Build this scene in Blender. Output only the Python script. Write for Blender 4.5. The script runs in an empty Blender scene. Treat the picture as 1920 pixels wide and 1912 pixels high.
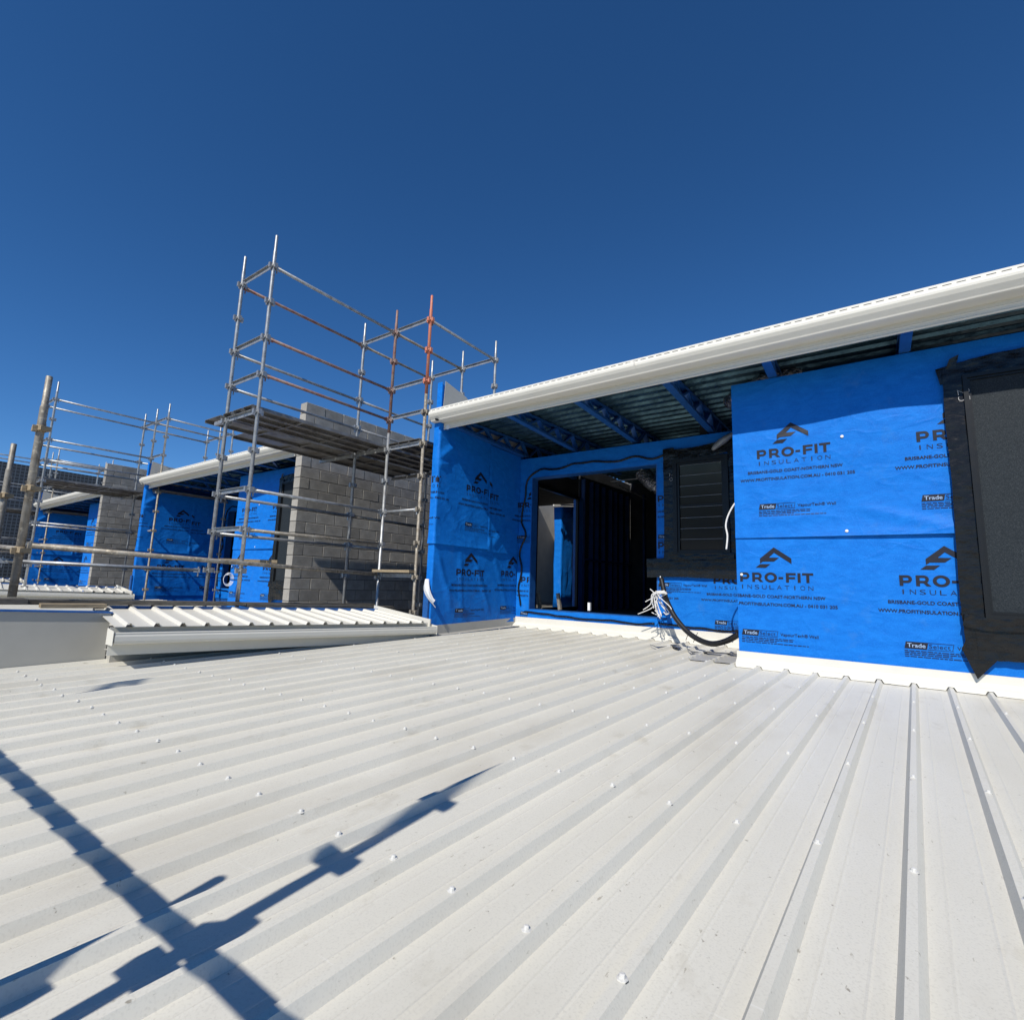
import bpy, bmesh, math, random
from mathutils import Vector, Matrix, noise
random.seed(7)
sc = bpy.context.scene
C = sc.collection

# ------------------------------------------------------------------ camera
F_PX = 950.0
PITCH, ROLL, YAW = math.radians(8.2184), math.radians(1.9093), math.radians(-35.5639)
FW = Vector((math.sin(YAW)*math.cos(PITCH), math.cos(YAW)*math.cos(PITCH), math.sin(PITCH)))
_r0 = Vector((math.cos(YAW), -math.sin(YAW), 0)); _u0 = _r0.cross(FW)
RT = _r0*math.cos(ROLL) + _u0*math.sin(ROLL); UP = RT.cross(FW)
cam_d = bpy.data.cameras.new('camera'); cam = bpy.data.objects.new('camera', cam_d); C.objects.link(cam)
cam_d.sensor_fit = 'HORIZONTAL'; cam_d.sensor_width = 36; cam_d.lens = 36*F_PX/1920
cam_d.clip_start = 0.02; cam_d.clip_end = 3000
mw = Matrix.Identity(4)
for i in range(3):
    mw[i][0] = RT[i]; mw[i][1] = UP[i]; mw[i][2] = -FW[i]
cam.matrix_world = mw
sc.camera = cam
sc.render.resolution_x = 1024; sc.render.resolution_y = 1019
try: sc.render.engine = 'CYCLES'
except Exception: pass

# ------------------------------------------------------------------ light
SUN_EL = math.radians(44.0); SUN_AZ = math.radians(10.5)
LD = Vector((-math.sin(SUN_AZ)*math.cos(SUN_EL), math.cos(SUN_AZ)*math.cos(SUN_EL), -math.sin(SUN_EL)))
w = bpy.data.worlds.new('World'); sc.world = w; w.use_nodes = True
nt = w.node_tree; nt.nodes.clear()
sky = nt.nodes.new('ShaderNodeTexSky'); sky.sky_type = 'NISHITA'; sky.sun_disc = False
sky.sun_elevation = SUN_EL; sky.sun_rotation = math.pi - SUN_AZ
sky.altitude = 0; sky.air_density = .7; sky.dust_density = 0.0; sky.ozone_density = 7.5
hs = nt.nodes.new('ShaderNodeHueSaturation'); hs.inputs['Saturation'].default_value = 1.145; hs.inputs['Value'].default_value = 1.0
bg = nt.nodes.new('ShaderNodeBackground'); bg.inputs['Strength'].default_value = 0.124
out = nt.nodes.new('ShaderNodeOutputWorld')
nt.links.new(sky.outputs[0], hs.inputs['Color']); nt.links.new(hs.outputs[0], bg.inputs['Color']); nt.links.new(bg.outputs[0], out.inputs[0])
sl = bpy.data.lights.new('sun', 'SUN'); sl.energy = 5.0; sl.angle = math.radians(0.5); sl.color = (1.0, 0.95, 0.865)
so = bpy.data.objects.new('sun', sl); C.objects.link(so); so.location = (2, -8, 12)
so.rotation_euler = LD.to_track_quat('-Z', 'Y').to_euler()
vs = sc.view_settings; vs.view_transform = 'Standard'; vs.look = 'None'; vs.exposure = 0.0; vs.gamma = 1.0; vs.use_curve_mapping = False

# ------------------------------------------------------------------ helpers: photo pixel -> point on a known plane
def ray(px, py): return FW + RT*((px-960)/F_PX) - UP*((py-956)/F_PX)
def yp(px, py, y): d = ray(px, py); return d*(y/d.y)
def xp(px, py, x): d = ray(px, py); return d*(x/d.x)
EYE = 0.85; SLOPE = 0.019            # eye height above the deck, fall of the deck
def rz(y): return -EYE + SLOPE*y
def rp(px, py):
    d = ray(px, py); t = -EYE/(d.z - SLOPE*d.y); return d*t

# ------------------------------------------------------------------ materials
def mat(name, base, rough=.5, metal=0., spec=.5, var=0., vscale=8., var_col=None, bump=0., bscale=30., bdist=.01, fine=None, stretch=None, coat=0.):
    """principled material with procedural colour mottling and fine relief"""
    m = bpy.data.materials.new(name); m.use_nodes = True
    n = m.node_tree.nodes; l = m.node_tree.links
    b = n['Principled BSDF']
    b.inputs['Roughness'].default_value = rough; b.inputs['Metallic'].default_value = metal
    b.inputs['Specular IOR Level'].default_value = spec
    if coat: b.inputs['Coat Weight'].default_value = coat; b.inputs['Coat Roughness'].default_value = .25
    b.inputs['Base Color'].default_value = (*base, 1)
    tc = n.new('ShaderNodeTexCoord')
    vec = tc.outputs['Object']
    if stretch:
        mp = n.new('ShaderNodeMapping'); mp.inputs['Scale'].default_value = stretch
        l.new(vec, mp.inputs['Vector']); vec = mp.outputs['Vector']
    if var:
        t = n.new('ShaderNodeTexNoise'); t.inputs['Scale'].default_value = vscale; t.inputs['Detail'].default_value = 6; t.inputs['Roughness'].default_value = .6
        l.new(vec, t.inputs['Vector'])
        r = n.new('ShaderNodeValToRGB'); r.color_ramp.elements[0].position = .35; r.color_ramp.elements[1].position = .68
        vc = var_col or tuple(c*(1-var) for c in base)
        r.color_ramp.elements[0].color = (*base, 1); r.color_ramp.elements[1].color = (*vc, 1)
        l.new(t.outputs['Fac'], r.inputs['Fac'])
        col = r.outputs['Color']
        if fine:
            t2 = n.new('ShaderNodeTexNoise'); t2.inputs['Scale'].default_value = fine[0]; t2.inputs['Detail'].default_value = 3
            l.new(tc.outputs['Object'], t2.inputs['Vector'])
            r2 = n.new('ShaderNodeValToRGB'); r2.color_ramp.elements[0].position = fine[1]; r2.color_ramp.elements[1].position = fine[2]
            r2.color_ramp.elements[0].color = (0, 0, 0, 1); r2.color_ramp.elements[1].color = (1, 1, 1, 1)
            l.new(t2.outputs['Fac'], r2.inputs['Fac'])
            mx = n.new('ShaderNodeMix'); mx.data_type = 'RGBA'
            l.new(r2.outputs['Color'], mx.inputs['Factor']); l.new(col, mx.inputs['A']); mx.inputs['B'].default_value = (*fine[3], 1)
            col = mx.outputs['Result']
        l.new(col, b.inputs['Base Color'])
        rr = n.new('ShaderNodeMapRange'); rr.inputs['To Min'].default_value = max(rough-.08, 0); rr.inputs['To Max'].default_value = min(rough+.12, 1)
        l.new(t.outputs['Fac'], rr.inputs['Value']); l.new(rr.outputs[0], b.inputs['Roughness'])
    if bump:
        t3 = n.new('ShaderNodeTexNoise'); t3.inputs['Scale'].default_value = bscale; t3.inputs['Detail'].default_value = 4
        l.new(vec, t3.inputs['Vector'])
        bp = n.new('ShaderNodeBump'); bp.inputs['Strength'].default_value = bump; bp.inputs['Distance'].default_value = bdist
        l.new(t3.outputs['Fac'], bp.inputs['Height']); l.new(bp.outputs[0], b.inputs['Normal'])
    return m

M = {}
M['roof'] = mat('roof_paint', (.645, .624, .550), .5, 0, .28, var=.10, vscale=2.2, var_col=(.60, .578, .503), bump=.10, bscale=3.5, bdist=.02, fine=(170., .50, .76, (.54, .52, .455)), stretch=(1, .35, 1))
def add_dirt(m, scale, lo, hi, col, amt, stretch=(1, 1, 1)):
    n = m.node_tree.nodes; l = m.node_tree.links; b = n['Principled BSDF']
    src = b.inputs['Base Color'].links[0].from_socket
    tc = n.new('ShaderNodeTexCoord'); mp = n.new('ShaderNodeMapping'); mp.inputs['Scale'].default_value = stretch; l.new(tc.outputs['Object'], mp.inputs['Vector'])
    t = n.new('ShaderNodeTexNoise'); t.inputs['Scale'].default_value = scale; t.inputs['Detail'].default_value = 8; t.inputs['Roughness'].default_value = .65; l.new(mp.outputs[0], t.inputs['Vector'])
    r = n.new('ShaderNodeMapRange'); r.inputs['From Min'].default_value = lo; r.inputs['From Max'].default_value = hi; r.inputs['To Max'].default_value = amt; l.new(t.outputs['Fac'], r.inputs['Value'])
    mx = n.new('ShaderNodeMix'); mx.data_type = 'RGBA'; l.new(r.outputs[0], mx.inputs['Factor']); l.new(src, mx.inputs['A']); mx.inputs['B'].default_value = (*col, 1)
    l.new(mx.outputs['Result'], b.inputs['Base Color'])
add_dirt(M['roof'], 1.1, .52, .74, (.42, .385, .31), .5, (1.4, .45, 1))
add_dirt(M['roof'], 5.5, .60, .74, (.40, .365, .285), .5, (1, .55, 1))
add_dirt(M['roof'], 30, .67, .71, (.22, .195, .15), .8)
add_dirt(M['roof'], 60, .66, .70, (.30, .27, .21), .7, (1, .3, 1))
add_dirt(M['roof'], 14, .66, .70, (.68, .665, .61), .6, (.15, 3, 1))
M['white'] = mat('white_steel', (.66, .64, .57), .42, 0, .35, var=.05, vscale=3., bump=.05, bscale=5., bdist=.01)
M['screw'] = mat('screw_paint', (.66, .65, .61), .35, 0, .5, var=.2, vscale=90)
M['grey'] = mat('parapet_grey', (.40, .39, .355), .45, 0, .5, var=.08, vscale=3., bump=.10, bscale=3, bdist=.02, fine=(200., .62, .8, (.38, .375, .35)))
M['wrap'] = mat('blue_wrap', (.002, .125, .50), .55, 0, .16, var=.25, vscale=7., var_col=(.005, .165, .60), bump=.25, bscale=26., bdist=.006, fine=(150., .5, .8, (.010, .20, .68)), stretch=(1, 1, 2.2))
def add_creases(m, scale, dist, stretch):
    n = m.node_tree.nodes; l = m.node_tree.links; b = n['Principled BSDF']; prev = b.inputs['Normal'].links[0].from_socket
    tc = n.new('ShaderNodeTexCoord'); mp = n.new('ShaderNodeMapping'); mp.inputs['Scale'].default_value = stretch; mp.inputs['Rotation'].default_value = (.3, .5, .2); l.new(tc.outputs['Object'], mp.inputs['Vector'])
    t = n.new('ShaderNodeTexNoise'); t.inputs['Scale'].default_value = scale; t.inputs['Detail'].default_value = 2.5; t.inputs['Distortion'].default_value = .6; l.new(mp.outputs[0], t.inputs['Vector'])
    a = n.new('ShaderNodeMath'); a.operation = 'SUBTRACT'; a.inputs[1].default_value = .5; l.new(t.outputs['Fac'], a.inputs[0])
    c = n.new('ShaderNodeMath'); c.operation = 'ABSOLUTE'; l.new(a.outputs[0], c.inputs[0])
    r = n.new('ShaderNodeMapRange'); r.inputs['From Max'].default_value = .05; r.inputs['To Min'].default_value = 1; r.inputs['To Max'].default_value = 0; l.new(c.outputs[0], r.inputs['Value'])
    bp = n.new('ShaderNodeBump'); bp.inputs['Strength'].default_value = .2; bp.inputs['Distance'].default_value = dist; l.new(r.outputs[0], bp.inputs['Height']); l.new(prev, bp.inputs['Normal']); l.new(bp.outputs[0], b.inputs['Normal'])
add_creases(M['wrap'], 1.6, .010, (1, 1, 1.6))
add_creases(M['wrap'], 3.7, .005, (1, 1, .7))
add_dirt(M['wrap'], 4., .58, .72, (.06, .20, .48), .30)
M['ink'] = mat('print_ink', (.012, .014, .026), .5, 0, .3, var=.3, vscale=40)
M['ink_light'] = mat('print_light', (.30, .42, .62), .55, 0, .3, var=.1, vscale=40)
M['wrap_back'] = mat('wrap_white_back', (.72, .74, .76), .5, 0, .4, var=.12, vscale=12, bump=.3, bscale=30, bdist=.01)
M['tape'] = mat('black_tape', (.006, .006, .0065), .20, 0, .30, var=.3, vscale=14., var_col=(.011, .011, .011), bump=.45, bscale=4., bdist=.03, stretch=(1, 1, 2.2))
M['frame'] = mat('window_frame_black', (.008, .009, .010), .35, 0, .3, var=.2, vscale=20)
M['pane'] = mat('screen_pane', (.012, .016, .020), .5, 0, .12, var=.35, vscale=90., var_col=(.022, .028, .033), bump=.3, bscale=320., bdist=.002, fine=(260., .52, .68, (.045, .052, .058)))
M['louvre'] = mat('louvre_glass', (.008, .015, .018), .12, 0, .25, var=.2, vscale=4.)
M['galv'] = mat('galvanised_tube', (.42, .44, .45), .42, .55, .5, var=.35, vscale=11., var_col=(.25, .25, .25), bump=.2, bscale=60, bdist=.004, fine=(38., .60, .72, (.52, .50, .44)))
M['galv_dull'] = mat('weathered_tube', (.33, .31, .27), .55, .3, .4, var=.5, vscale=9., var_col=(.18, .15, .11), bump=.3, bscale=50, bdist=.005, fine=(30., .56, .70, (.46, .41, .32)))
M['rust'] = mat('rust_red_tube', (.24, .10, .075), .6, .2, .4, var=.5, vscale=12., var_col=(.30, .25, .22), bump=.3, bscale=50, bdist=.004)
M['orange'] = mat('orange_paint_tube', (.62, .16, .075), .5, 0, .4, var=.4, vscale=13., var_col=(.42, .20, .14), fine=(30., .62, .74, (.5, .48, .45)))
M['timber'] = mat('plank_timber', (.34, .27, .17), .75, 0, .3, var=.45, vscale=9., var_col=(.22, .17, .11), bump=.4, bscale=30., bdist=.006, stretch=(6, 1, 6))
M['old_timber'] = mat('weathered_timber', (.16, .145, .12), .8, 0, .3, var=.5, vscale=9., var_col=(.07, .062, .052), bump=.4, bscale=30., bdist=.006, stretch=(6, 1, 6))
M['deck'] = mat('steel_plank', (.30, .30, .29), .5, .5, .5, var=.5, vscale=5., var_col=(.17, .15, .13), bump=.2, bscale=40, bdist=.004)
M['block'] = mat('concrete_block', (.39, .370, .332), .9, 0, .2, var=.28, vscale=5., bump=.6, bscale=120., bdist=.006, fine=(70., .58, .75, (.28, .265, .24)))
def per_object_tone(m, lo, hi):
    n = m.node_tree.nodes; l = m.node_tree.links; b = n['Principled BSDF']; src = b.inputs['Base Color'].links[0].from_socket
    oi = n.new('ShaderNodeObjectInfo'); r = n.new('ShaderNodeMapRange'); r.inputs['To Min'].default_value = lo; r.inputs['To Max'].default_value = hi; l.new(oi.outputs['Random'], r.inputs['Value'])
    mx = n.new('ShaderNodeMix'); mx.data_type = 'RGBA'; mx.blend_type = 'MULTIPLY'; mx.inputs['Factor'].default_value = 1; l.new(src, mx.inputs['A']); l.new(r.outputs[0], mx.inputs['B']); l.new(mx.outputs['Result'], b.inputs['Base Color'])
per_object_tone(M['block'], .78, 1.12)
M['mortar'] = mat('mortar', (.17, .163, .15), .95, 0, .15, var=.3, vscale=20., bump=.4, bscale=90, bdist=.005)
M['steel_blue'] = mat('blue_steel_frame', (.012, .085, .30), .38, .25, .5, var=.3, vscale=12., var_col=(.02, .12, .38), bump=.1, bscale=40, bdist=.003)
M['stud_shaded'] = mat('blue_steel_shaded', (.008, .035, .13), .45, .2, .4, var=.4, vscale=9., var_col=(.005, .02, .07))  # darker copy of the blue steel with the room's dimness put into the colour
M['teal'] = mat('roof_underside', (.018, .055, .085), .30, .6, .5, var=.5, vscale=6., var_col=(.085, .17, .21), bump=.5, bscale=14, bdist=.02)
M['foil'] = mat('silver_foil', (.55, .56, .58), .22, .9, .5, var=.3, vscale=9., bump=1.0, bscale=22, bdist=.04)
M['cable'] = mat('black_conduit', (.014, .014, .015), .4, 0, .5, var=.3, vscale=20)
M['wire'] = mat('white_wire', (.80, .79, .76), .45, 0, .5, var=.15, vscale=30)
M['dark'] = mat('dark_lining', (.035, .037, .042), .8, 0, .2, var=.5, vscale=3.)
M['slab'] = mat('concrete_floor', (.18, .175, .16), .85, 0, .3, var=.4, vscale=3., bump=.3, bscale=20, bdist=.01)
M['ground'] = mat('site_ground', (.21, .18, .14), .95, 0, .2, var=.4, vscale=.3, var_col=(.13, .115, .095), bump=.6, bscale=4., bdist=.1)
M['chalk'] = mat('chalk_line', (.45, .45, .45), .9, 0, .2, var=.3, vscale=60)
M['lead'] = mat('grey_flashing_tape', (.30, .32, .34), .5, .3, .5, var=.3, vscale=6., bump=.5, bscale=8, bdist=.02)
M['beige'] = mat('cement_render', (.42, .40, .36), .9, 0, .2, var=.2, vscale=2., bump=.3, bscale=40, bdist=.005)

def mesh_screen_material():
    m = bpy.data.materials.new('debris_mesh'); m.use_nodes = True
    n = m.node_tree.nodes; l = m.node_tree.links; b = n['Principled BSDF']; b.inputs['Roughness'].default_value = .8
    tc = n.new('ShaderNodeTexCoord'); mp = n.new('ShaderNodeMapping'); mp.inputs['Rotation'].default_value = (0, math.radians(90), math.radians(90))
    l.new(tc.outputs['Object'], mp.inputs['Vector'])
    sx = n.new('ShaderNodeSeparateXYZ'); l.new(tc.outputs['Object'], sx.inputs[0])
    def grid(o, per, wd):
        a = n.new('ShaderNodeMath'); a.operation = 'MODULO'; a.inputs[1].default_value = per
        ad = n.new('ShaderNodeMath'); ad.operation = 'ADD'; ad.inputs[1].default_value = 100*per
        l.new(o, ad.inputs[0]); l.new(ad.outputs[0], a.inputs[0])
        c = n.new('ShaderNodeMath'); c.operation = 'LESS_THAN'; c.inputs[1].default_value = wd; l.new(a.outputs[0], c.inputs[0]); return c.outputs[0]
    g1 = grid(sx.outputs['Y'], .15, .035); g2 = grid(sx.outputs['Z'], .15, .035)
    mx = n.new('ShaderNodeMath'); mx.operation = 'MAXIMUM'; l.new(g1, mx.inputs[0]); l.new(g2, mx.inputs[1])
    cm = n.new('ShaderNodeMix'); cm.data_type = 'RGBA'; cm.inputs['A'].default_value = (.035, .042, .05, 1); cm.inputs['B'].default_value = (.10, .12, .14, 1)
    l.new(mx.outputs[0], cm.inputs['Factor']); l.new(cm.outputs['Result'], b.inputs['Base Color'])
    return m
M['mesh'] = mesh_screen_material()

# ------------------------------------------------------------------ helpers: geometry
def obj(name, bm, m, parent=None, smooth=False, mats=None):
    me = bpy.data.meshes.new(name)
    bm.normal_update(); bm.to_mesh(me); bm.free()
    if smooth:
        for p in me.polygons: p.use_smooth = True
    for k in (mats or [m]): me.materials.append(M[k])
    o = bpy.data.objects.new(name, me); C.objects.link(o); o.parent = parent
    return o
def link_mesh(name, me, parent=None, loc=(0, 0, 0), rot=None):
    o = bpy.data.objects.new(name, me); C.objects.link(o); o.parent = parent; o.location = loc
    if rot is not None: o.rotation_euler = rot
    return o
def tag(o, label, cat, group=None, kind=None):
    o['label'] = label
    if cat: o['category'] = cat
    if group: o['group'] = group
    o['kind'] = kind or 'thing'
    return o
def empty(name, loc=(0, 0, 0)):
    o = bpy.data.objects.new(name, None); C.objects.link(o); o.location = loc; o.empty_display_size = .2; return o
def copy_tree(o, parent=None, skip=()):
    c = o.copy(); C.objects.link(c); c.parent = parent; c.matrix_parent_inverse = o.matrix_parent_inverse.copy()
    for ch in o.children:
        if ch.name.split('.')[0] not in skip: copy_tree(ch, c, skip)
    return c
NB = bmesh.new
def box(bm, x0, x1, y0, y1, z0, z1):
    v = [bm.verts.new(p) for p in ((x0, y0, z0), (x1, y0, z0), (x1, y1, z0), (x0, y1, z0), (x0, y0, z1), (x1, y0, z1), (x1, y1, z1), (x0, y1, z1))]
    for f in ((3, 2, 1, 0), (4, 5, 6, 7), (0, 1, 5, 4), (1, 2, 6, 5), (2, 3, 7, 6), (3, 0, 4, 7)): bm.faces.new([v[i] for i in f])
    return bm
def bar(bm, a, b, wd, ht, up=(0, 0, 1)):
    """rectangular bar from a to b"""
    a = Vector(a); b = Vector(b); d = (b-a).normalized(); u = Vector(up)
    if abs(d.dot(u)) > .98: u = Vector((1, 0, 0))
    s = d.cross(u).normalized()*(wd/2); t = s.cross(d).normalized()*(ht/2)
    v = [bm.verts.new(p + e) for p in (a, b) for e in (-s-t, s-t, s+t, -s+t)]
    for f in ((3, 2, 1, 0), (4, 5, 6, 7), (0, 1, 5, 4), (1, 2, 6, 5), (2, 3, 7, 6), (3, 0, 4, 7)): bm.faces.new([v[i] for i in f])
    return bm
def tube(bm, pts, r, n=8, caps=True):
    pts = [Vector(p) for p in pts]; rings = []
    rs = r if isinstance(r, (list, tuple)) else [r]*len(pts)
    u = None
    for i, p in enumerate(pts):
        d = (pts[min(i+1, len(pts)-1)] - pts[max(i-1, 0)]).normalized()
        if u is None:
            u = d.orthogonal().normalized()
        else:
            u = (u - d*u.dot(d)).normalized()
        v = d.cross(u)
        rings.append([bm.verts.new(p + (u*math.cos(2*math.pi*k/n) + v*math.sin(2*math.pi*k/n))*rs[i]) for k in range(n)])
    for a, b in zip(rings, rings[1:]):
        for k in range(n):
            f = bm.faces.new((a[k], a[(k+1) % n], b[(k+1) % n], b[k])); f.smooth = True
    if caps:
        bm.faces.new(rings[0][::-1]); bm.faces.new(rings[-1])
    return bm
def extrude(bm, prof, a, b, closed=True, ux=None, uz=(0, 0, 1)):
    """profile (p,q) swept from a to b; p along ux, q along uz"""
    a = Vector(a); b = Vector(b); d = (b-a).normalized(); uz = Vector(uz)
    ux = Vector(ux) if ux else d.cross(uz).normalized()
    r0 = [bm.verts.new(a + ux*p + uz*q) for p, q in prof]; r1 = [bm.verts.new(b + ux*p + uz*q) for p, q in prof]
    n = len(prof)
    for k in range(n if closed else n-1):
        bm.faces.new((r0[k], r0[(k+1) % n], r1[(k+1) % n], r1[k]))
    if closed:
        bm.faces.new(r0[::-1]); bm.faces.new(r1)
    return bm
def plate(bm, pts, nrm, th):
    """polygon given a thickness"""
    nrm = Vector(nrm).normalized()*th
    a = [bm.verts.new(Vector(p)) for p in pts]; b = [bm.verts.new(Vector(p)+nrm) for p in pts]; n = len(a)
    bm.faces.new(a[::-1]); bm.faces.new(b)
    for k in range(n): bm.faces.new((a[k], a[(k+1) % n], b[(k+1) % n], b[k]))
    return bm
def disc(bm, c, r, n, ax, th):
    ax = Vector(ax).normalized(); u = ax.orthogonal().normalized(); v = ax.cross(u)
    plate(bm, [Vector(c) + (u*math.cos(2*math.pi*k/n) + v*math.sin(2*math.pi*k/n))*r for k in range(n)], ax, th)
def catmull(P, k=6):
    P = [Vector(p) for p in P]; Q = [P[0]] + P + [P[-1]]; o = []
    for i in range(1, len(Q)-2):
        p0, p1, p2, p3 = Q[i-1:i+3]
        for j in range(k):
            t = j/k
            o.append(.5*((2*p1)+(p2-p0)*t+(2*p0-5*p1+4*p2-p3)*t*t+(3*p1-p0-3*p2+p3)*t**3))
    o.append(P[-1]); return o
def nz(u, v, s=0.): return noise.noise(Vector((u, v, s)))

# ------------------------------------------------------------------ ground
g = NB(); box(g, -400, 400, -400, 400, -5.6, -5.5)
tag(obj('ground', g, 'ground'), 'bare brown building site ground far below the roofs', None, kind='structure')

# ------------------------------------------------------------------ the foreground deck roof
DH = Vector((.0502, .99874, 0)); NX = Vector((.99874, -.0502, 0))
PITCH_R = .235; P0 = -.0567
def rpt(p, t, h=0.):
    q = NX*p + DH*t; q.z = rz(q.y) + h; return q
def t_at_y(p, y): return (y - NX.y*p)/DH.y
PROF = [(-.1175, 0), (-.0785, 0), (-.0725, .0013), (-.0665, 0), (-.0275, 0), (-.0115, .031), (.0115, .031), (.0275, 0), (.0665, 0), (.0725, .0013), (.0785, 0), (.1175, 0)]
def rib_h(dp):
    for (a, ha), (b, hb) in zip(PROF, PROF[1:]):
        if a <= dp <= b: return ha + (hb-ha)*(dp-a)/(b-a)
    return 0
main_roof = empty('roof', (0, 2.5, rz(2.5)))
tag(main_roof, 'pale grey ribbed metal deck roof with rows of screws and white flashings', 'roof')
def under(o, parent):
    o.parent = parent; o.matrix_parent_inverse = Matrix.Translation(-parent.location); return o
K0, K1 = -24, 21
k = K0
while k < K1:
    bm = NB(); ks = [k, k+1, k+2]
    pl = P0 + k*PITCH_R
    y1 = 7.07 if pl < -1.35 else 5.62
    if pl < -5.0: y1 = 5.05
    rows = []
    nt_ = 13
    for j in range(nt_):
        y = -3.2 + (y1+3.2)*j/(nt_-1)
        row = []
        for kk in ks:
            p = P0 + kk*PITCH_R
            for i, (dp, h) in enumerate(PROF):
                if kk != ks[0] and i == 0: continue
                pp = p + dp
                if kk == ks[-1] and i == len(PROF)-1: pp += .0
                wob = .0012*nz(pp*2.1, y*1.3, 3.1)
                row.append(bm.verts.new(rpt(pp, t_at_y(pp, y), h + wob)))
        rows.append(row)
    for a, b in zip(rows, rows[1:]):
        for i in range(len(a)-1): bm.faces.new((a[i], a[i+1], b[i+1], b[i]))
    under(obj('roof_sheet', bm, 'roof'), main_roof)
    k += 3
# screws
bm = NB()
def lathe(bm, prof, n, z0=0):
    rings = [[bm.verts.new((r*math.cos(2*math.pi*k/n), r*math.sin(2*math.pi*k/n), z)) for k in range(n)] for r, z in prof]
    for a, b in zip(rings, rings[1:]):
        for k in range(n): bm.faces.new((a[k], a[(k+1) % n], b[(k+1) % n], b[k]))
    bm.faces.new(rings[-1])
lathe(bm, [(.0132, -.0005), (.0132, .0010), (.0124, .0011), (.0124, .0032), (.0072, .0042), (.0066, .0105), (.0040, .0120)], 8)
bm.faces.ensure_lookup_table()
for f_ in bm.faces[:16]: f_.material_index = 1
bm.normal_update(); scr = bpy.data.meshes.new('screw'); bm.to_mesh(scr); bm.free(); scr.materials.append(M['screw']); scr.materials.append(M['cable'])
for row_y in (.22, 1.108, 1.99, 2.897, 3.775, 4.66, 5.47, 6.33, 6.9):
    for kk in range(-23, 8):
        p = P0 + kk*PITCH_R
        q = rpt(p + random.uniform(-.003, .003), t_at_y(p, row_y + random.uniform(-.012, .012)), .0285)
        if q.y > 5.42 and q.x > -1.2: continue
        if q.x < -4.95 and q.y > 4.9: continue
        c = pr = None
        d = q.dot(FW)
        if d < .2: continue
        px = 960 + F_PX*q.dot(RT)/d; py = 956 - F_PX*q.dot(UP)/d
        if not (-20 < px < 1940 and py < 1930): continue
        under(link_mesh('screw', scr, None, q, (random.uniform(-.05, .05), random.uniform(-.05, .05), random.uniform(0, 1))), main_roof)

# notched apron flashings
def apron(xa, xb, ywall, ztop, name='apron_flashing'):
    bm = NB()
    ye = ywall - .075
    zl = rz(ye) + .050
    # upright leaf and sloping tray (given thickness)
    plate(bm, [(xa, ywall-.012, zl+.035), (xb, ywall-.012, zl+.035), (xb, ywall-.012, ztop), (xa, ywall-.012, ztop)], (0, -1, 0), .003)
    plate(bm, [(xa, ye, zl), (xb, ye, zl), (xb, ywall-.0155, zl+.036), (xa, ywall-.0155, zl+.036)], (0, 0, 1), .002)
    # front lip, scribed over the ribs
    xs = []; x = xa
    n = int((xb-xa)/.006)
    top = []; bot = []
    for i in range(n+1):
        x = xa + (xb-xa)*i/n
        p = NX.x*x + NX.y*ye
        dp = (p - P0 + PITCH_R/2) % PITCH_R - PITCH_R/2
        h = rib_h(dp)
        # the snips are a little wider than the rib
        h = max(h, rib_h(max(min(dp+.006, .117), -.117)), rib_h(max(min(dp-.006, .117), -.117)))
        gap = .004 + .003*nz(x*5, ye)
        top.append(bm.verts.new((x, ye-.003, zl+.001))); bot.append(bm.verts.new((x, ye-.012, rz(ye)+h+gap)))
    for i in range(n): bm.faces.new((bot[i], bot[i+1], top[i+1], top[i]))
    return under(obj(name, bm, 'white'), main_roof)
W1Y, W2Y, FINX, FINY = 5.60, 7.05, -4.90, 5.04
apron(-1.165, 1.80, W1Y, -.592)
apron(-4.89, -1.165, W2Y, -.540)
# side flashing along the fin wall
bm = NB()
plate(bm, [(FINX+.008, FINY-.02, rz(FINY)+.02), (FINX+.008, W2Y-.02, rz(W2Y)+.02), (FINX+.008, W2Y-.02, rz(W2Y)+.155), (FINX+.008, FINY-.02, rz(FINY)+.155)], (1, 0, 0), .003)
plate(bm, [(FINX+.010, FINY-.02, rz(FINY)+.034), (FINX+.15, FINY-.02, rz(FINY)+.033), (FINX+.15, W2Y-.09, rz(W2Y)+.033), (FINX+.010, W2Y-.02, rz(W2Y)+.034)], (0, 0, 1), .002)
under(obj('side_flashing', bm, 'grey'), main_roof)

# ------------------------------------------------------------------ left parapet wall
bm = NB()
def ppt(p, y, z): q = NX*p + DH*t_at_y(p, y); q.z = z; return q
A = [ppt(-5.72, -3.2, rz(-3.2)-.3), ppt(-5.72, 1.72, rz(1.72)-.3), ppt(-5.72, 1.72, -.385), ppt(-5.72, -3.2, -.17)]
plate(bm, A, (-1, .05, 0), .12)
para = obj('parapet_wall', bm, 'grey')
tag(para, 'plain light grey sheet parapet wall at the edge of the ribbed deck', 'wall')
bm = NB()
plate(bm, [ppt(-5.70, -3.2, -.172), ppt(-5.70, 1.73, -.387), ppt(-5.85, 1.73, -.387), ppt(-5.85, -3.2, -.172)], (0, 0, 1), .012)
obj('capping', bm, 'steel_blue', para)
bm = NB()
plate(bm, [ppt(-5.62, 1.725, rz(1.7)-.3), ppt(-5.56, 5.03, rz(5)-.3), ppt(-5.56, 5.03, -.66), ppt(-5.62, 1.725, -.52)], (-1, .05, 0), .1)
tag(obj('low_wall', bm, 'grey'), 'pale grey low wall in shade under the gutter of the small white roof', 'wall')

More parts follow.
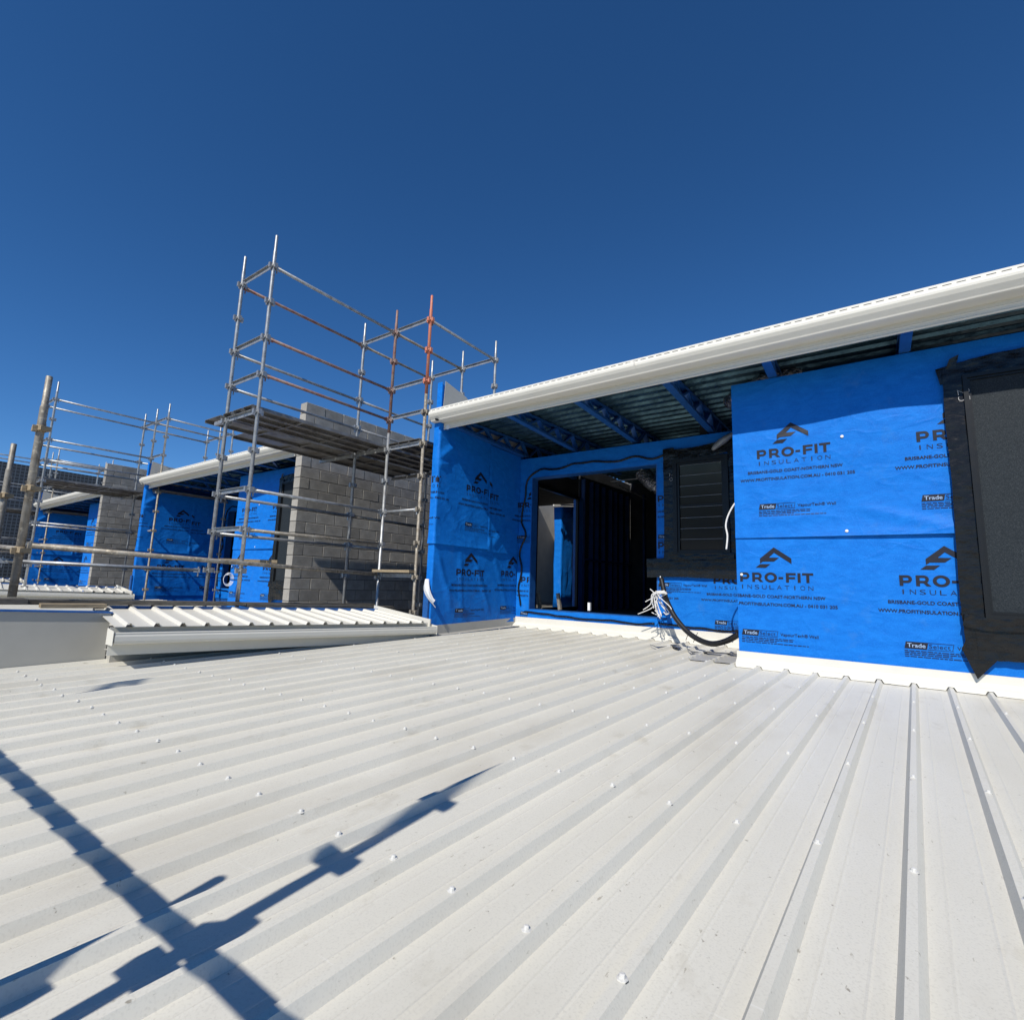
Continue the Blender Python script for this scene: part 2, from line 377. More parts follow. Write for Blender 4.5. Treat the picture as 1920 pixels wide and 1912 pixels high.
# ------------------------------------------------------------------ small white lean-to roof with its own gutter
lean = empty('lean_to_roof', (-5.5, 3.3, -.5))
tag(lean, 'small white ribbed lean-to roof with a loose gutter beside the deck', 'roof')
RD = Vector((-.987, .139, .075)).normalized()
def gl(t, dz=0., dx=0.):                     # point along the gutter line, t 0..1
    a = Vector((-5.0, 1.57, -.50)); b = Vector((-4.75, 5.02, -.60)); q = a.lerp(b, t); q.z += dz; q.x += dx; return q
LP = .195; NR = 17
for s in range(0, NR, 4):
    bm = NB(); pr_ = []
    for r in range(s, min(s+4, NR)):
        for dp, h in ((-.0975, 0), (-.05, 0), (-.026, .0), (-.012, .028), (.012, .028), (.028, 0), (.06, 0)):
            pr_.append((r*LP + .10 + dp, h))
    pr_.append((min(s+4, NR)*LP + .0025, 0))
    f0 = []; f1 = []; g0 = []; g1 = []
    for d_, h in pr_:
        t = d_/3.43
        q = gl(t, .046 + h, -.035); f0.append(bm.verts.new(q)); f1.append(bm.verts.new(q + RD*1.18))
        g0.append(bm.verts.new(q + Vector((0, 0, -.004)))); g1.append(bm.verts.new(q + RD*1.18 + Vector((0, 0, -.004))))
    for i in range(len(f0)-1):
        bm.faces.new((f0[i], f0[i+1], f1[i+1], f1[i])); bm.faces.new((g0[i+1], g0[i], g1[i], g1[i+1]))
        bm.faces.new((f0[i+1], f0[i], g0[i], g0[i+1]))
    under(obj('roof_sheet', bm, 'white'), lean)
GP = [(0, 0), (.006, .004), (.010, -.004), (.006, -.012), (.012, -.030), (.010, -.065), (-.002, -.088), (-.02, -.094), (-.115, -.094), (-.115, -.015), (-.109, -.015), (-.109, -.086), (-.02, -.086), (-.006, -.078), (0, -.06), (0, -.012), (-.012, -.010), (-.012, 0)]
bm = NB(); extrude(bm, GP, gl(0), gl(1), ux=(1, 0, 0)); lg = under(obj('gutter', bm, 'white'), lean)
bm = NB()
for t in (-.004, 1.0):
    a = gl(t); plate(bm, [a + Vector((p, 0, q)) for p, q in ((.012, .012), (.012, -.10), (-.13, -.10), (-.13, .03))], (.07, 1, 0), .004)
under(obj('gutter_end', bm, 'white'), lean)
bm = NB(); extrude(bm, [(-.125, .036), (-.12, .036), (-.12, -.19), (-.135, -.19), (-.135, -.185), (-.125, -.185)], gl(.0), gl(1.), ux=(1, 0, 0))
under(obj('fascia', bm, 'white'), lean)
bm = NB(); plate(bm, [gl(.03, -.186, -.135), gl(1., -.12, -.135), gl(1., -.12, -.75), gl(.03, -.186, -.55)], (0, 0, 1), .004)
under(obj('soffit', bm, 'grey'), lean)
bm = NB()
a = yp(701, 1141, 5.0); b = yp(806, 1166, 4.98)
plate(bm, [(a.x, 5.0, a.z-.13), (b.x, 4.98, b.z-.07), (b.x, 4.98, b.z+.035), (a.x, 5.0, a.z+.05)], (0, 1, 0), .02)
under(obj('upstand_flashing', bm, 'white'), lean)
bm = NB(); bar(bm, gl(.0, .11, -1.18) + Vector((0, .17, .02)), gl(1., .12, -1.18) + Vector((0, .17, .02)), .06, .05)
under(obj('blue_batten', bm, 'steel_blue'), lean)

# ------------------------------------------------------------------ block walls
def block_wall(xf, y0, label):
    root = empty('block_wall', (xf-.095, y0, -.63)); tag(root, label, 'wall', 'concrete block party walls')
    bm = NB(); box(bm, xf-.179, xf-.011, y0+.011, 12.2, -5.5, 3.14); under(obj('mortar', bm, 'mortar'), root)
    meshes = {}
    def bmesh_for(L, v):
        key = (round(L, 2), v)
        if key not in meshes:
            b = NB(); box(b, -.095, .095, 0, L, 0, .19)
            bmesh.ops.bevel(b, geom=b.edges[:], offset=.005, segments=1, affect='EDGES')
            for vt in b.verts: vt.co += Vector([random.uniform(-.0012, .0012) for _ in range(3)])
            me = bpy.data.meshes.new('block'); b.normal_update(); b.to_mesh(me); b.free(); me.materials.append(M['block']); meshes[key] = me
        return meshes[key]
    rest = NB()
    for c in range(19):
        y = y0; first = True
        while y < 12:
            L = .19 if (first and c % 2) else .39
            first = False
            if y < 9.6:
                under(link_mesh('block', bmesh_for(L, random.randrange(3)), None, (xf-.095+random.uniform(-.002, .002), y, -.63+c*.2), (0, 0, random.uniform(-.004, .004))), root)
            else: box(rest, xf-.19, xf, y, y+L, -.63+c*.2, -.63+c*.2+.19)
            y += L + .01
    s = under(obj('block_course', rest, 'block'), root); s['kind'] = 'stuff'
    return root
block_wall(-8.30, 5.04, 'tall grey concrete block wall rising behind the tall scaffold with orange standards')
block_wall(-18.55, 5.04, 'far grey concrete block wall between the two distant blue wrapped bays')

# ------------------------------------------------------------------ printed lettering template
def text_mesh(body, bold=0.):
    cu = bpy.data.curves.new('t', 'FONT'); cu.body = body; cu.size = 1; cu.offset = bold; cu.resolution_u = 3; cu.fill_mode = 'FRONT'
    ob = bpy.data.objects.new('t', cu); C.objects.link(ob)
    dg = bpy.context.evaluated_depsgraph_get(); dg.update()
    me = bpy.data.meshes.new_from_object(ob.evaluated_get(dg))
    V = [(v.co.x, v.co.y) for v in me.vertices]; Fc = [tuple(p.vertices) for p in me.polygons]
    bpy.data.objects.remove(ob); bpy.data.curves.remove(cu); bpy.data.meshes.remove(me)
    return V, Fc
TPL = []       # (verts2d, faces, material index)
def put_text(body, x0, x1, base, cap, bold=0., mi=0, tpl=TPL, spread=0.):
    if spread:   # widely tracked capitals: place letters one by one
        n = len(body); wl = (x1-x0)/(n + (n-1)*spread)
        for i, ch in enumerate(body):
            a = x0 + i*wl*(1+spread)
            wd = wl*(.22 if ch == 'I' else 1.0)
            put_text(ch, a + (wl-wd)/2, a + (wl+wd)/2, base, cap, bold, mi, tpl)
        return
    V, Fc = text_mesh(body, bold)
    if not V: return
    mx0 = min(v[0] for v in V); mx1 = max(v[0] for v in V)
    H, _ = text_mesh('H', bold); h0 = min(v[1] for v in H); h1 = max(v[1] for v in H)
    sx = (x1-x0)/(mx1-mx0); sy = cap/(h1-h0)
    tpl.append(([((v[0]-mx0)*sx + x0, (v[1]-h0)*sy + base) for v in V], Fc, mi))
def put_poly(pts, mi=0, tpl=TPL): tpl.append((pts, [tuple(range(len(pts)))], mi))
def ring_letter_O(cx, cy, rx, ry, tx, ty, n=28):
    V = []; Fc = []
    for k in range(n):
        a = 2*math.pi*k/n; V += [(cx+rx*math.cos(a), cy+ry*math.sin(a)), (cx+(rx-tx)*math.cos(a), cy+(ry-ty)*math.sin(a))]
    for k in range(n):
        j = (k+1) % n; Fc.append((2*k, 2*j, 2*j+1, 2*k+1))
    TPL.append((V, Fc, 0))
def bowl(x, y0, y1, r, t, n=12):
    """D-shaped bowl of P and R: two arms and a half ring"""
    ym = (y0+y1)/2; ro = (y1-y0)/2; V = []; Fc = []
    V += [(x, y1), (x, y1-t)]
    for k in range(n+1):
        a = math.pi/2 - math.pi*k/n
        V += [(x+r+ro*math.cos(a), ym+ro*math.sin(a)), (x+r+(ro-t*1.12)*math.cos(a), ym+(ro-t)*math.sin(a))]
    V += [(x, y0), (x, y0+t)]
    for k in range(len(V)//2-1): Fc.append((2*k, 2*k+2, 2*k+3, 2*k+1))
    TPL.append((V, Fc, 0))
# PRO-FIT drawn as heavy geometric capitals: width .645, cap height .092
ch = .092; st = .026
def rect(x0, x1, y0, y1): put_poly([(x0, y0), (x1, y0), (x1, y1), (x0, y1)])
rect(0, st, 0, ch); bowl(st-.001, .026, ch, .030, .021)
X = .113; rect(X, X+st, 0, ch); bowl(X+st-.001, .026, ch, .030, .021); put_poly([(X+.045, .032), (X+.075, .030), (X+.101, 0), (X+.071, 0)])
ring_letter_O(.281, ch/2, .056, .049, .026, .022)
rect(.349, .391, .031, .052)
X = .414; rect(X, X+st, 0, ch); rect(X+st, X+.085, ch-.021, ch); rect(X+st, X+.078, .033, .053)
rect(.513, .539, 0, ch)
rect(.552, .645, ch-.021, ch); rect(.5855, .6115, 0, ch-.021)
LS = .000787
def lg2(pts): put_poly([((x-548)*LS + .318, (402-y)*LS + .140) for x, y in pts][::-1])
lg2([(548, 145), (738, 285), (738, 352), (549, 213)])
lg2([(548, 145), (549, 213), (487, 272), (418, 323), (385, 348), (385, 285)])
lg2([(487, 272), (602, 275), (545, 323), (418, 323)])
lg2([(385, 356), (503, 354), (450, 402), (332, 400)])
put_text('INSULATION', 0, .64, -.070, .040, -.012, spread=.62)
put_text('BRISBANE-GOLD COAST-NORTHERN NSW', -.09, .735, -.155, .030, .022)
put_text('WWW.PROFITINSULATION.COM.AU - 0410 031 205', -.165, .826, -.232, .030, .022)
sk = .012
def para4(x0, x1, y0, y1, mi=0): put_poly([(x0, y0), (x1, y0), (x1+sk, y1), (x0+sk, y1)], mi)
para4(0, .150, -.527, -.470)
para4(.150, .315, -.4735, -.470); para4(.150, .315, -.527, -.5235); para4(.312, .3155, -.527, -.470)
put_text('Trade', .020, .142, -.514, .033, .012, 1)
put_text('Select', .165, .303, -.514, .033, -.004)
put_text('VapourTech® Wall', .345, .662, -.512, .028, .010)
rnd = random.Random(3)
for ln, xe in ((-.547, .46), (-.562, .45), (-.577, .31), (-.594, .58)):       # small print far too fine to read: word-like dashes
    x = 0.
    while x < xe:
        L = rnd.uniform(.018, .05); rect(x, min(x+L, xe), ln, ln+.0065); x += L + .006

def print_mesh(placements, mapf, rects, cut=.0, off=.003):
    """placements: [(u,v)]; rects: [(u0,u1,v0,v1)]; mapf(u,v,h)->Vector"""
    fin = NB()
    for (u, v) in placements:
        for (u0, u1, v0, v1) in rects:
            if u+.84 < u0 or u-.18 > u1 or v+.36 < v0 or v-.62 > v1: continue
            b = NB()
            for V, Fc, mi in TPL:
                vs_ = [b.verts.new((x+u, y+v, mi)) for x, y in V]
                for f in Fc:
                    try: fc = b.faces.new([vs_[i] for i in f]); fc.material_index = mi
                    except ValueError: pass
            def bis(co, no, clear):
                geom = b.verts[:] + b.edges[:] + b.faces[:]
                bmesh.ops.bisect_plane(b, geom=geom, dist=1e-6, plane_co=co, plane_no=no, clear_outer=clear)
            bis((u1, 0, 0), (1, 0, 0), True); bis((u0, 0, 0), (-1, 0, 0), True); bis((0, v1, 0), (0, 1, 0), True); bis((0, v0, 0), (0, -1, 0), True)
            if cut:
                x = math.floor((u-.2)/cut)*cut
                while x < u+.85:
                    bis((x, 0, 0), (1, 0, 0), False); x += cut
                y = math.floor((v-.6)/cut)*cut
                while y < v+.36:
                    bis((0, y, 0), (0, 1, 0), False); y += cut
            vm = {}
            for f in b.faces:
                L = []
                for vt in f.verts:
                    if vt not in vm: vm[vt] = fin.verts.new(mapf(vt.co.x, vt.co.y, off + vt.co.z*.0015))
                    L.append(vm[vt])
                try: nf = fin.faces.new(L); nf.material_index = f.material_index
                except ValueError: pass
            b.free()
    return fin
def sheet(mapf, us, vs_, hole=None):
    bm = NB(); G = [[bm.verts.new(mapf(u, v, 0)) for u in us] for v in vs_]
    for j in range(len(vs_)-1):
        for i in range(len(us)-1):
            uc = (us[i]+us[i+1])/2; vc = (vs_[j]+vs_[j+1])/2
            if hole and any(h[0] < uc < h[1] and h[2] < vc < h[3] for h in hole): continue
            f = bm.faces.new((G[j][i], G[j][i+1], G[j+1][i+1], G[j+1][i])); f.smooth = True
    lone = [v for v in bm.verts if not v.link_faces]
    bmesh.ops.delete(bm, geom=lone, context='VERTS')
    return bm
def lin(a, b, step, extra=()):
    n = max(2, int(round((b-a)/step))); L = sorted(set([round(a+(b-a)*i/n, 5) for i in range(n+1)] + [round(e, 5) for e in extra if a < e < b])); return L
def crease(u, v, u0, v0, u1, v1, amp, wd):
    dx, dy = u1-u0, v1-v0; L2 = dx*dx+dy*dy; t = ((u-u0)*dx+(v-v0)*dy)/L2
    tc = min(1, max(0, t)); d = math.hypot(u-(u0+dx*tc), v-(v0+dy*tc))
    fade = max(0., min(1, (1-abs(2*t-1))*2.5+.25)) if 0 <= t <= 1 else .25
    return amp*math.exp(-(d/wd)**2)*fade

# ------------------------------------------------------------------ the wrapped unit (built once, then copied along the terrace)
unit = empty('building', (-4.9, 5.6, -.9))
tag(unit, 'blue wrapped upper storey with the long white gutter beside the ribbed deck', 'building', 'blue wrapped upper storeys')
def part(name, bm, m, parent=None, **kw):
    o = obj(name, bm, m, None, **kw)
    if parent is None: return under(o, unit)
    o.parent = parent; return o
def prints(places, mapf, rects, cut, parent):
    for pl_ in places:
        for rc in rects:
            b = print_mesh([pl_], mapf, [rc], cut)
            if len(b.faces): part('print', b, 'ink', parent, mats=['ink', 'ink_light'])
            else: b.free()
WX0, WX1 = -1.145, 1.78
SEAM = .535
# cores behind the wrap
bm = NB(); box(bm, WX0+.006, WX1, W1Y+.016, W1Y+.11, -.9, 2.15); part('wall', bm, 'steel_blue')
bm = NB(); box(bm, WX0+.006, WX0+.10, W1Y+.111, W2Y+.012, -.9, 2.15); part('wall', bm, 'wrap')
bm = NB(); box(bm, FINX-.095, FINX-.012, FINY+.014, W2Y+.1, -.9, 2.38); box(bm, FINX-.095, FINX-.012, FINY+.014, FINY+.10, 2.381, 2.80); part('wall', bm, 'wrap')
OX0, OX1, OZ0, OZ1 = -4.635, -2.482, -.415, 1.78
bm = NB()
box(bm, FINX-.01, OX0, W2Y+.012, W2Y+.10, -.9, 2.12); box(bm, OX1, WX0+.006, W2Y+.013, W2Y+.10, -.9, 2.12)
box(bm, OX0+.001, OX1-.001, W2Y+.012, W2Y+.10, OZ1, 2.12); box(bm, OX0+.001, OX1-.001, W2Y+.012, W2Y+.10, -.9, OZ0); part('wall', bm, 'steel_blue')

# front panel wrap: lower sheet, then the upper one lapped over it
def w1_low(u, v, h): return Vector((u, W1Y - .004 - h - .004*nz(u*1.7, v*1.7, 1.2) - .0018*nz(u*7, v*5, 4.) - .001, v))
def w1_up(u, v, h):
    e = max(0., 1-(v-SEAM)/.25) if v > SEAM else 1
    lift = (.006 + .022*max(0, min(1, (u+1.2)/1.6)))*e*e
    wob = .006*nz(u*1.6, v*1.5, 8.2) + .0028*nz(u*2.2, v*9, 2.) + crease(u, v, -.1, .80, .62, .57, .016, .035) + crease(u, v, -1.1, .70, -.3, .74, .008, .03) + crease(u, v, -1.1, 1.52, -.4, 1.55, .006, .04) + .036*math.exp(-((u-.16)/.42)**2-((v-1.62)/.45)**2)
    return Vector((u, W1Y - .012 - h - lift - wob, v))
o = part('wrap_sheet', sheet(w1_low, lin(WX0, WX1, .05), lin(-.72, SEAM+.08, .05)), 'wrap')
prints([(-1.114, .095), (.178, .090)], w1_low, [(WX0+.004, .60, -.70, SEAM+.05)], .10, o)
def seam_v(u): return 0.012*(u+1.1)
o2 = part('wrap_sheet', sheet(w1_up, lin(WX0, WX1, .04), lin(SEAM, 2.185, .035)), 'wrap')
prints([(-.916, 1.345), (.372, 1.345)], w1_up, [(WX0+.004, .62, SEAM+.01, 2.18)], .06, o2)
# plastic cap nails
bm = NB(); lathe(bm, [(.014, 0), (.014, .002), (.009, .005), (.003, .006)], 10); bmesh.ops.rotate(bm, verts=bm.verts, cent=(0, 0, 0), matrix=Matrix.Rotation(math.pi/2, 3, 'X'))
bm.normal_update(); cap_me = bpy.data.meshes.new('cap_nail'); bm.to_mesh(cap_me); bm.free(); cap_me.materials.append(M['wire'])
for px, py in ((1579, 820), (1588, 996), (1391, 1077)):
    q = yp(px, py, W1Y); f = w1_up if q.z > SEAM else w1_low
    under(link_mesh('cap_nail', cap_me, None, f(q.x, q.z, .006)), unit)

# fin wall wrap, turned round the end of the wall
def fin_map(w):
    def f(u, v, h):
        d = w(u, v) + h
        r = .012
        if u >= r: return Vector((FINX + d, FINY + u, v))
        if u <= -r: return Vector((FINX + u, FINY - d, v))
        a = (u + r)/(2*r)*math.pi/2
        c = Vector((FINX - r, FINY + r, v)); return c + Vector((math.sin(a), -math.cos(a), 0))*(r + d)
    return f
def fw_lo(u, v):
    return .004 + .008*(nz(u*1.4, v*1.2, 5.)+.4) + crease(u, v, .05, .40, .40, -.40, .022, .05) + crease(u, v, .25, -.05, .75, -.52, .020, .06) + crease(u, v, .55, .42, .62, -.5, .012, .045) + crease(u, v, .9, .3, 1.3, -.5, .018, .045) + crease(u, v, 1.35, .42, 1.75, -.4, .012, .05) + .004*nz(u*6, v*4, 1.)
def fw_up(u, v):
    e = max(0., 1-(v-SEAM)/.18)
    return .012 + .010*e*e*(1+nz(u*3, 0, 2.)) + .009*(nz(u*1.3, v*.9, 9.)+.4) + crease(u, v, .02, 1.72, .30, 1.95, .030, .045) + crease(u, v, .0, 1.62, .22, 1.66, .020, .04) + crease(u, v, .1, 1.2, .5, .75, .012, .06) + crease(u, v, -.05, 1.60, -.02, 1.9, .012, .03) + .004*nz(u*5, v*4, 7.)
def fw_up2(u, v): return .020 + .012*(nz(u*1.6, v*.8, 3.)+.4) + crease(u, v, 1.16, .60, 1.20, 1.9, .010, .025) + crease(u, v, 1.25, .55, 1.6, .9, .018, .06) + crease(u, v, 1.2, .70, 1.18, .52, .02, .03)
fl, fu, fu2 = fin_map(fw_lo), fin_map(fw_up), fin_map(fw_up2)
ue = [-.012, -.006, 0, .006, .012]
o = part('wrap_sheet', sheet(fl, lin(-.10, 2.0, .03, ue), lin(-.62, SEAM+.05, .03)), 'wrap')
prints([(.476, .088), (1.563, .104)], fl, [(-.098, 1.99, -.6, SEAM-.01)], .05, o)
o = part('wrap_sheet', sheet(fu, lin(-.10, 1.20, .03, ue), lin(SEAM-.03, 2.22, .03)), 'wrap')
prints([(.610, 1.345), (-.60, 1.36)], fu, [(-.098, 1.13, SEAM, 2.1)], .05, o)
o = part('wrap_sheet', sheet(fu2, lin(1.14, 2.0, .03), lin(SEAM-.06, 2.16, .03)), 'wrap')
prints([(.75, 1.30), (1.95, 1.27)], fu2, [(1.15, 1.99, SEAM, 2.1)], .05, o)
# turned-up blue strip and grey parapet sheet above the gutter end
bm = NB(); plate(bm, [(FINX-.095, FINY+.005, 2.26), (FINX-.0, FINY+.005, 2.26), (FINX-.0, FINY+.005, 2.83), (FINX-.095, FINY+.005, 2.83)], (0, -1, 0), .006); part('wrap_strip', bm, 'wrap')
bm = NB(); plate(bm, [(FINX-.004, FINY+.03, 2.30), (FINX-.004, 7.2, 2.30), (FINX-.004, 7.2, 2.52), (FINX-.004, 5.85, 2.62), (FINX-.004, 5.55, 2.77), (FINX-.004, FINY+.06, 2.86)], (1, 0, 0), .006); part('parapet_sheet', bm, 'grey')
# torn white-backed flap at the foot, bare stud behind it
bm = NB(); N1, N2 = 9, 7; G = []
for j in range(N1):
    t = j/(N1-1); row = []
    for i in range(N2):
        s = i/(N2-1)-.5
        wd = .012 + .085*math.sin(math.pi*min(1, t*1.05+.05))**.8
        row.append(bm.verts.new((FINX-.07 + .17*t**1.3 + s*wd + .02*math.sin(5*s+3*t), FINY - .03 - .05*math.sin(math.pi*t) - .02*math.cos(6*s), .02 - .33*t + .10*s*t)))
    G.append(row)
for j in range(N1-1):
    for i in range(N2-1): f = bm.faces.new((G[j][i], G[j][i+1], G[j+1][i+1], G[j+1][i])); f.smooth = True
part('torn_flap', bm, 'wrap_back')
bm = NB(); extrude(bm, [(0, 0), (.09, 0), (.09, .03), (.087, .03), (.087, .003), (.003, .003), (.003, .03), (0, .03)], (FINX-.10, FINY-.045, -.66), (FINX-.10, FINY-.045, -.12), ux=(1, 0, 0), uz=(0, 1, 0)); part('stud', bm, 'steel_blue')

# recessed wall wrap with the big opening
def w2(u, v, h): return Vector((u, W2Y - .004 - h - .008*(nz(u*1.5, v*1.5, 6.)+.3) - .002*nz(u*6, v*6, 1.), v))
o = part('wrap_sheet', sheet(w2, lin(FINX+.01, WX0+.004, .05, (OX0, OX1)), lin(-.68, 2.12, .05, (OZ0, OZ1)), [(OX0, OX1, OZ0, OZ1)]), 'wrap')
prints([(-4.88, 1.27), (-2.475, 1.22), (-1.73, .085), (-3.02, .085), (-2.475, .55), (-4.8, .02)], w2, [(FINX+.02, OX0-.01, -.6, 2.0), (OX1+.01, -2.36, .42, 1.8), (OX1+.01, WX0, -.6, .15)], .10, o)
# black sealant lines
def wavy(pts, amp, k=7):
    L = catmull([(x, 0, z) for x, z in pts], k); return [(p.x + amp*nz(p.x*4, p.z*4, 3.3), W2Y-.022, p.z + amp*nz(p.x*4, p.z*4, 9.)) for p in L]
bm = NB(); tube(bm, wavy([(-2.36, 1.90), (-2.55, 1.87), (-2.8, 1.93), (-3.2, 1.89), (-3.6, 1.93), (-4.1, 1.88), (-4.5, 1.88), (-4.72, 1.76), (-4.76, 1.45), (-4.82, 1.1), (-4.74, .8), (-4.84, .5), (-4.78, .2), (-4.86, -.1), (-4.78, -.35)], .035), .016, 6); part('sealant_line', bm, 'tape')
bm = NB(); tube(bm, wavy([(-4.70, -.45), (-4.2, -.47), (-3.7, -.50), (-3.2, -.49), (-2.8, -.515), (-2.52, -.49)], .02), .014, 6); part('sealant_line', bm, 'tape')
bm = NB(); tube(bm, wavy([(-2.46, -.47), (-2.1, -.50), (-1.75, -.515), (-1.3, -.50)], .02), .013, 6); part('sealant_line', bm, 'tape')
# lining of the opening
bm = NB()
box(bm, OX0-.004, OX0+.012, W2Y-.006, W2Y+.16, OZ0, OZ1); box(bm, OX1-.012, OX1+.004, W2Y-.006, W2Y+.16, OZ0, OZ1); box(bm, OX0+.013, OX1-.013, W2Y-.006, W2Y+.16, OZ1-.012, OZ1+.004); box(bm, OX0+.013, OX1-.013, W2Y-.006, W2Y+.16, OZ0-.004, OZ0+.012)
part('opening_lining', bm, 'steel_blue')

# windows: frame > pane, tape
def strip_tape(bm, pts, wd, y, seed):
    """crumpled band of tape along pts in the wall plane"""
    P = catmull([(x, 0, z) for x, z in pts], 14); n = 7; G = []
    for i, p in enumerate(P):
        d = (P[min(i+1, len(P)-1)]-P[max(i-1, 0)]).normalized(); s = Vector((-d.z, 0, d.x)); row = []
        for k in range(n):
            q = k/(n-1)-.5
            rag = .004*nz(i*.45, seed+k*0, 2.) if k in (0, n-1) else 0
            row.append(bm.verts.new((p.x + s.x*(q*wd+rag), y - .004 - .006*(1+nz(i*.35, k*.5, seed)), p.z + s.z*(q*wd+rag))))
        G.append(row)
    for a, b in zip(G, G[1:]):
        for k in range(n-1): f = bm.faces.new((a[k], a[k+1], b[k+1], b[k])); f.smooth = True
def ring_frame(bm, x0, x1, z0, z1, t, y0, y1):
    box(bm, x0, x0+t, y0, y1, z0, z1); box(bm, x1-t, x1, y0, y1, z0, z1); box(bm, x0+t, x1-t, y0, y1, z1-t, z1); box(bm, x0+t, x1-t, y0, y1, z0, z0+t)
fx0, fx1, fz0, fz1 = .705, 1.72, -.15, 1.875
bm = NB(); ring_frame(bm, fx0, fx1, fz0, fz1, .030, W1Y-.085, W1Y-.005); ring_frame(bm, fx0+.031, fx1-.031, fz0+.031, fz1-.031, .018, W1Y-.068, W1Y-.005)
win = part('window', bm, 'frame')
bm = NB(); box(bm, fx0+.05, fx1-.05, W1Y-.052, W1Y-.02, fz0+.05, fz1-.05); part('pane', bm, 'pane', win)
bm = NB(); strip_tape(bm, [(.645, -.40), (.632, .0), (.640, .5), (.648, 1.0), (.642, 1.5), (.652, 1.95)], .140, W1Y-.050, 1.)
part('flashing_tape', bm, 'tape', win)
bm = NB(); strip_tape(bm, [(.55, 1.90), (.9, 1.955), (1.3, 1.96), (1.76, 1.95)], .15, W1Y-.036, 2.); part('flashing_tape', bm, 'tape', win)
bm = NB(); strip_tape(bm, [(.57, -.17), (.75, -.20), (1.1, -.185), (1.76, -.19)], .10, W1Y-.075, 3.); part('flashing_tape', bm, 'tape', win)
bm = NB(); strip_tape(bm, [(.64, -.36), (.9, -.35), (1.3, -.345), (1.76, -.34)], .24, W1Y-.055, 4.); part('flashing_tape', bm, 'tape', win)
bm = NB(); plate(bm, [(.545, W1Y-.05, -.40), (.60, W1Y-.055, -.28), (.72, W1Y-.06, -.30), (.76, W1Y-.065, -.46), (.625, W1Y-.055, -.63)], (0, -1, 0), .003); part('flashing_tape', bm, 'tape', win)
bm = NB(); plate(bm, [(.585, W1Y-.045, 1.90), (.66, W1Y-.05, 1.92), (.70, W1Y-.06, 2.07), (.635, W1Y-.062, 2.04)], (0, -1, 0), .003); part('flashing_tape', bm, 'tape', win)
def chalk(body, x, z, s, y, rot, parent):
    V, Fc = text_mesh(body, -.03); bm = NB(); c, sn = math.cos(rot), math.sin(rot)
    vs_ = [bm.verts.new((x + (a*c-b*sn)*s, y, z + (a*sn+b*c)*s)) for a, b in V]
    for f in Fc: bm.faces.new([vs_[i] for i in f])
    part('chalk_mark', bm, 'chalk', parent)
chalk('25', .665, 1.76, .12, W1Y-.072, -math.pi/2, win)
fx0, fx1, fz0, fz1 = -2.235, -1.50, .44, 1.80
bm = NB(); ring_frame(bm, fx0, fx1, fz0, fz1, .055, W2Y-.075, W2Y-.01); ring_frame(bm, fx0+.056, fx1-.056, fz0+.056, fz1-.056, .03, W2Y-.055, W2Y-.01)
win2 = part('window', bm, 'frame')
for k in range(8):
    z0 = fz0+.09 + k*.148
    bm = NB(); plate(bm, [(fx0+.09, W2Y-.022, z0), (fx1-.09, W2Y-.022, z0), (fx1-.09, W2Y-.038, z0+.140), (fx0+.09, W2Y-.038, z0+.140)], (0, 1, 0), .006); part('louvre_pane', bm, 'louvre', win2)
    bm = NB(); bar(bm, (fx0+.09, W2Y-.040, z0+.1425), (fx1-.09, W2Y-.040, z0+.1425), .004, .004); part('lit_blade_edge', bm, 'lead', win2)  # pale bar painted in for the lit edge of each blade
bm = NB(); box(bm, fx0+.06, fx1-.06, W2Y-.014, W2Y-.008, fz0+.06, fz1-.06); part('backing', bm, 'dark', win2)
bm = NB(); box(bm, fx0+.09, fx1-.09, W2Y-.048, W2Y-.042, 1.13, 1.145); part('transom', bm, 'frame', win2)
for pts, wd, s, y in (([(-2.30, .38), (-2.29, 1.0), (-2.30, 1.98)], .16, 5., .03), ([(-2.36, 1.87), (-1.9, 1.87), (-1.42, 1.93)], .17, 6., .036), ([(-2.62, .275), (-2.2, .29), (-1.8, .28), (-1.40, .27)], .26, 7., .045), ([(-2.3, .42), (-1.9, .43), (-1.45, .44)], .08, 8., .08), ([(-1.44, .40), (-1.43, 1.0), (-1.43, 1.9)], .15, 9., .03)):
    bm = NB(); strip_tape(bm, pts, wd, W2Y-y, s); part('flashing_tape', bm, 'tape', win2)
chalk('26', -2.285, 1.62, .13, W2Y-.062, -math.pi/2, win2)

# gutter and fascia
GX0, GX1 = FINX-.10, 1.80
GQ = [(0, 0), (-.006, .010), (-.014, .012), (-.018, .003), (-.018, -.012), (-.030, -.022), (-.046, -.038), (-.053, -.058), (-.051, -.078), (-.034, -.108), (.000, -.148), (.006, -.160), (.022, -.166), (.15, -.168), (.15, -.156), (.026, -.155), (.010, -.146), (-.024, -.105), (-.040, -.076), (-.042, -.060), (-.036, -.044), (-.022, -.030), (-.006, -.012)]
GY, GZ = 4.945, 2.389; TILT = .0085*(GX1-GX0)
def extrude_wavy(prof, n, amp, seed):
    b = NB(); R_ = []
    for i in range(n+1):
        t = i/n; x = GX0 + (GX1-GX0)*t; dy = amp*nz(x*.9, seed); dz = amp*nz(x*.8, seed+5)
        R_.append([b.verts.new((x, GY+p+dy, GZ+TILT*t+q+dz)) for p, q in prof])
    m_ = len(prof)
    for a_, c_ in zip(R_, R_[1:]):
        for k in range(m_): b.faces.new((a_[k], a_[(k+1) % m_], c_[(k+1) % m_], c_[k]))
    b.faces.new(R_[0][::-1]); b.faces.new(R_[-1]); return b
bm = extrude_wavy(GQ, 28, .0014, 2.); gut = part('gutter', bm, 'white')
bm = NB()
x = GX0 + .04
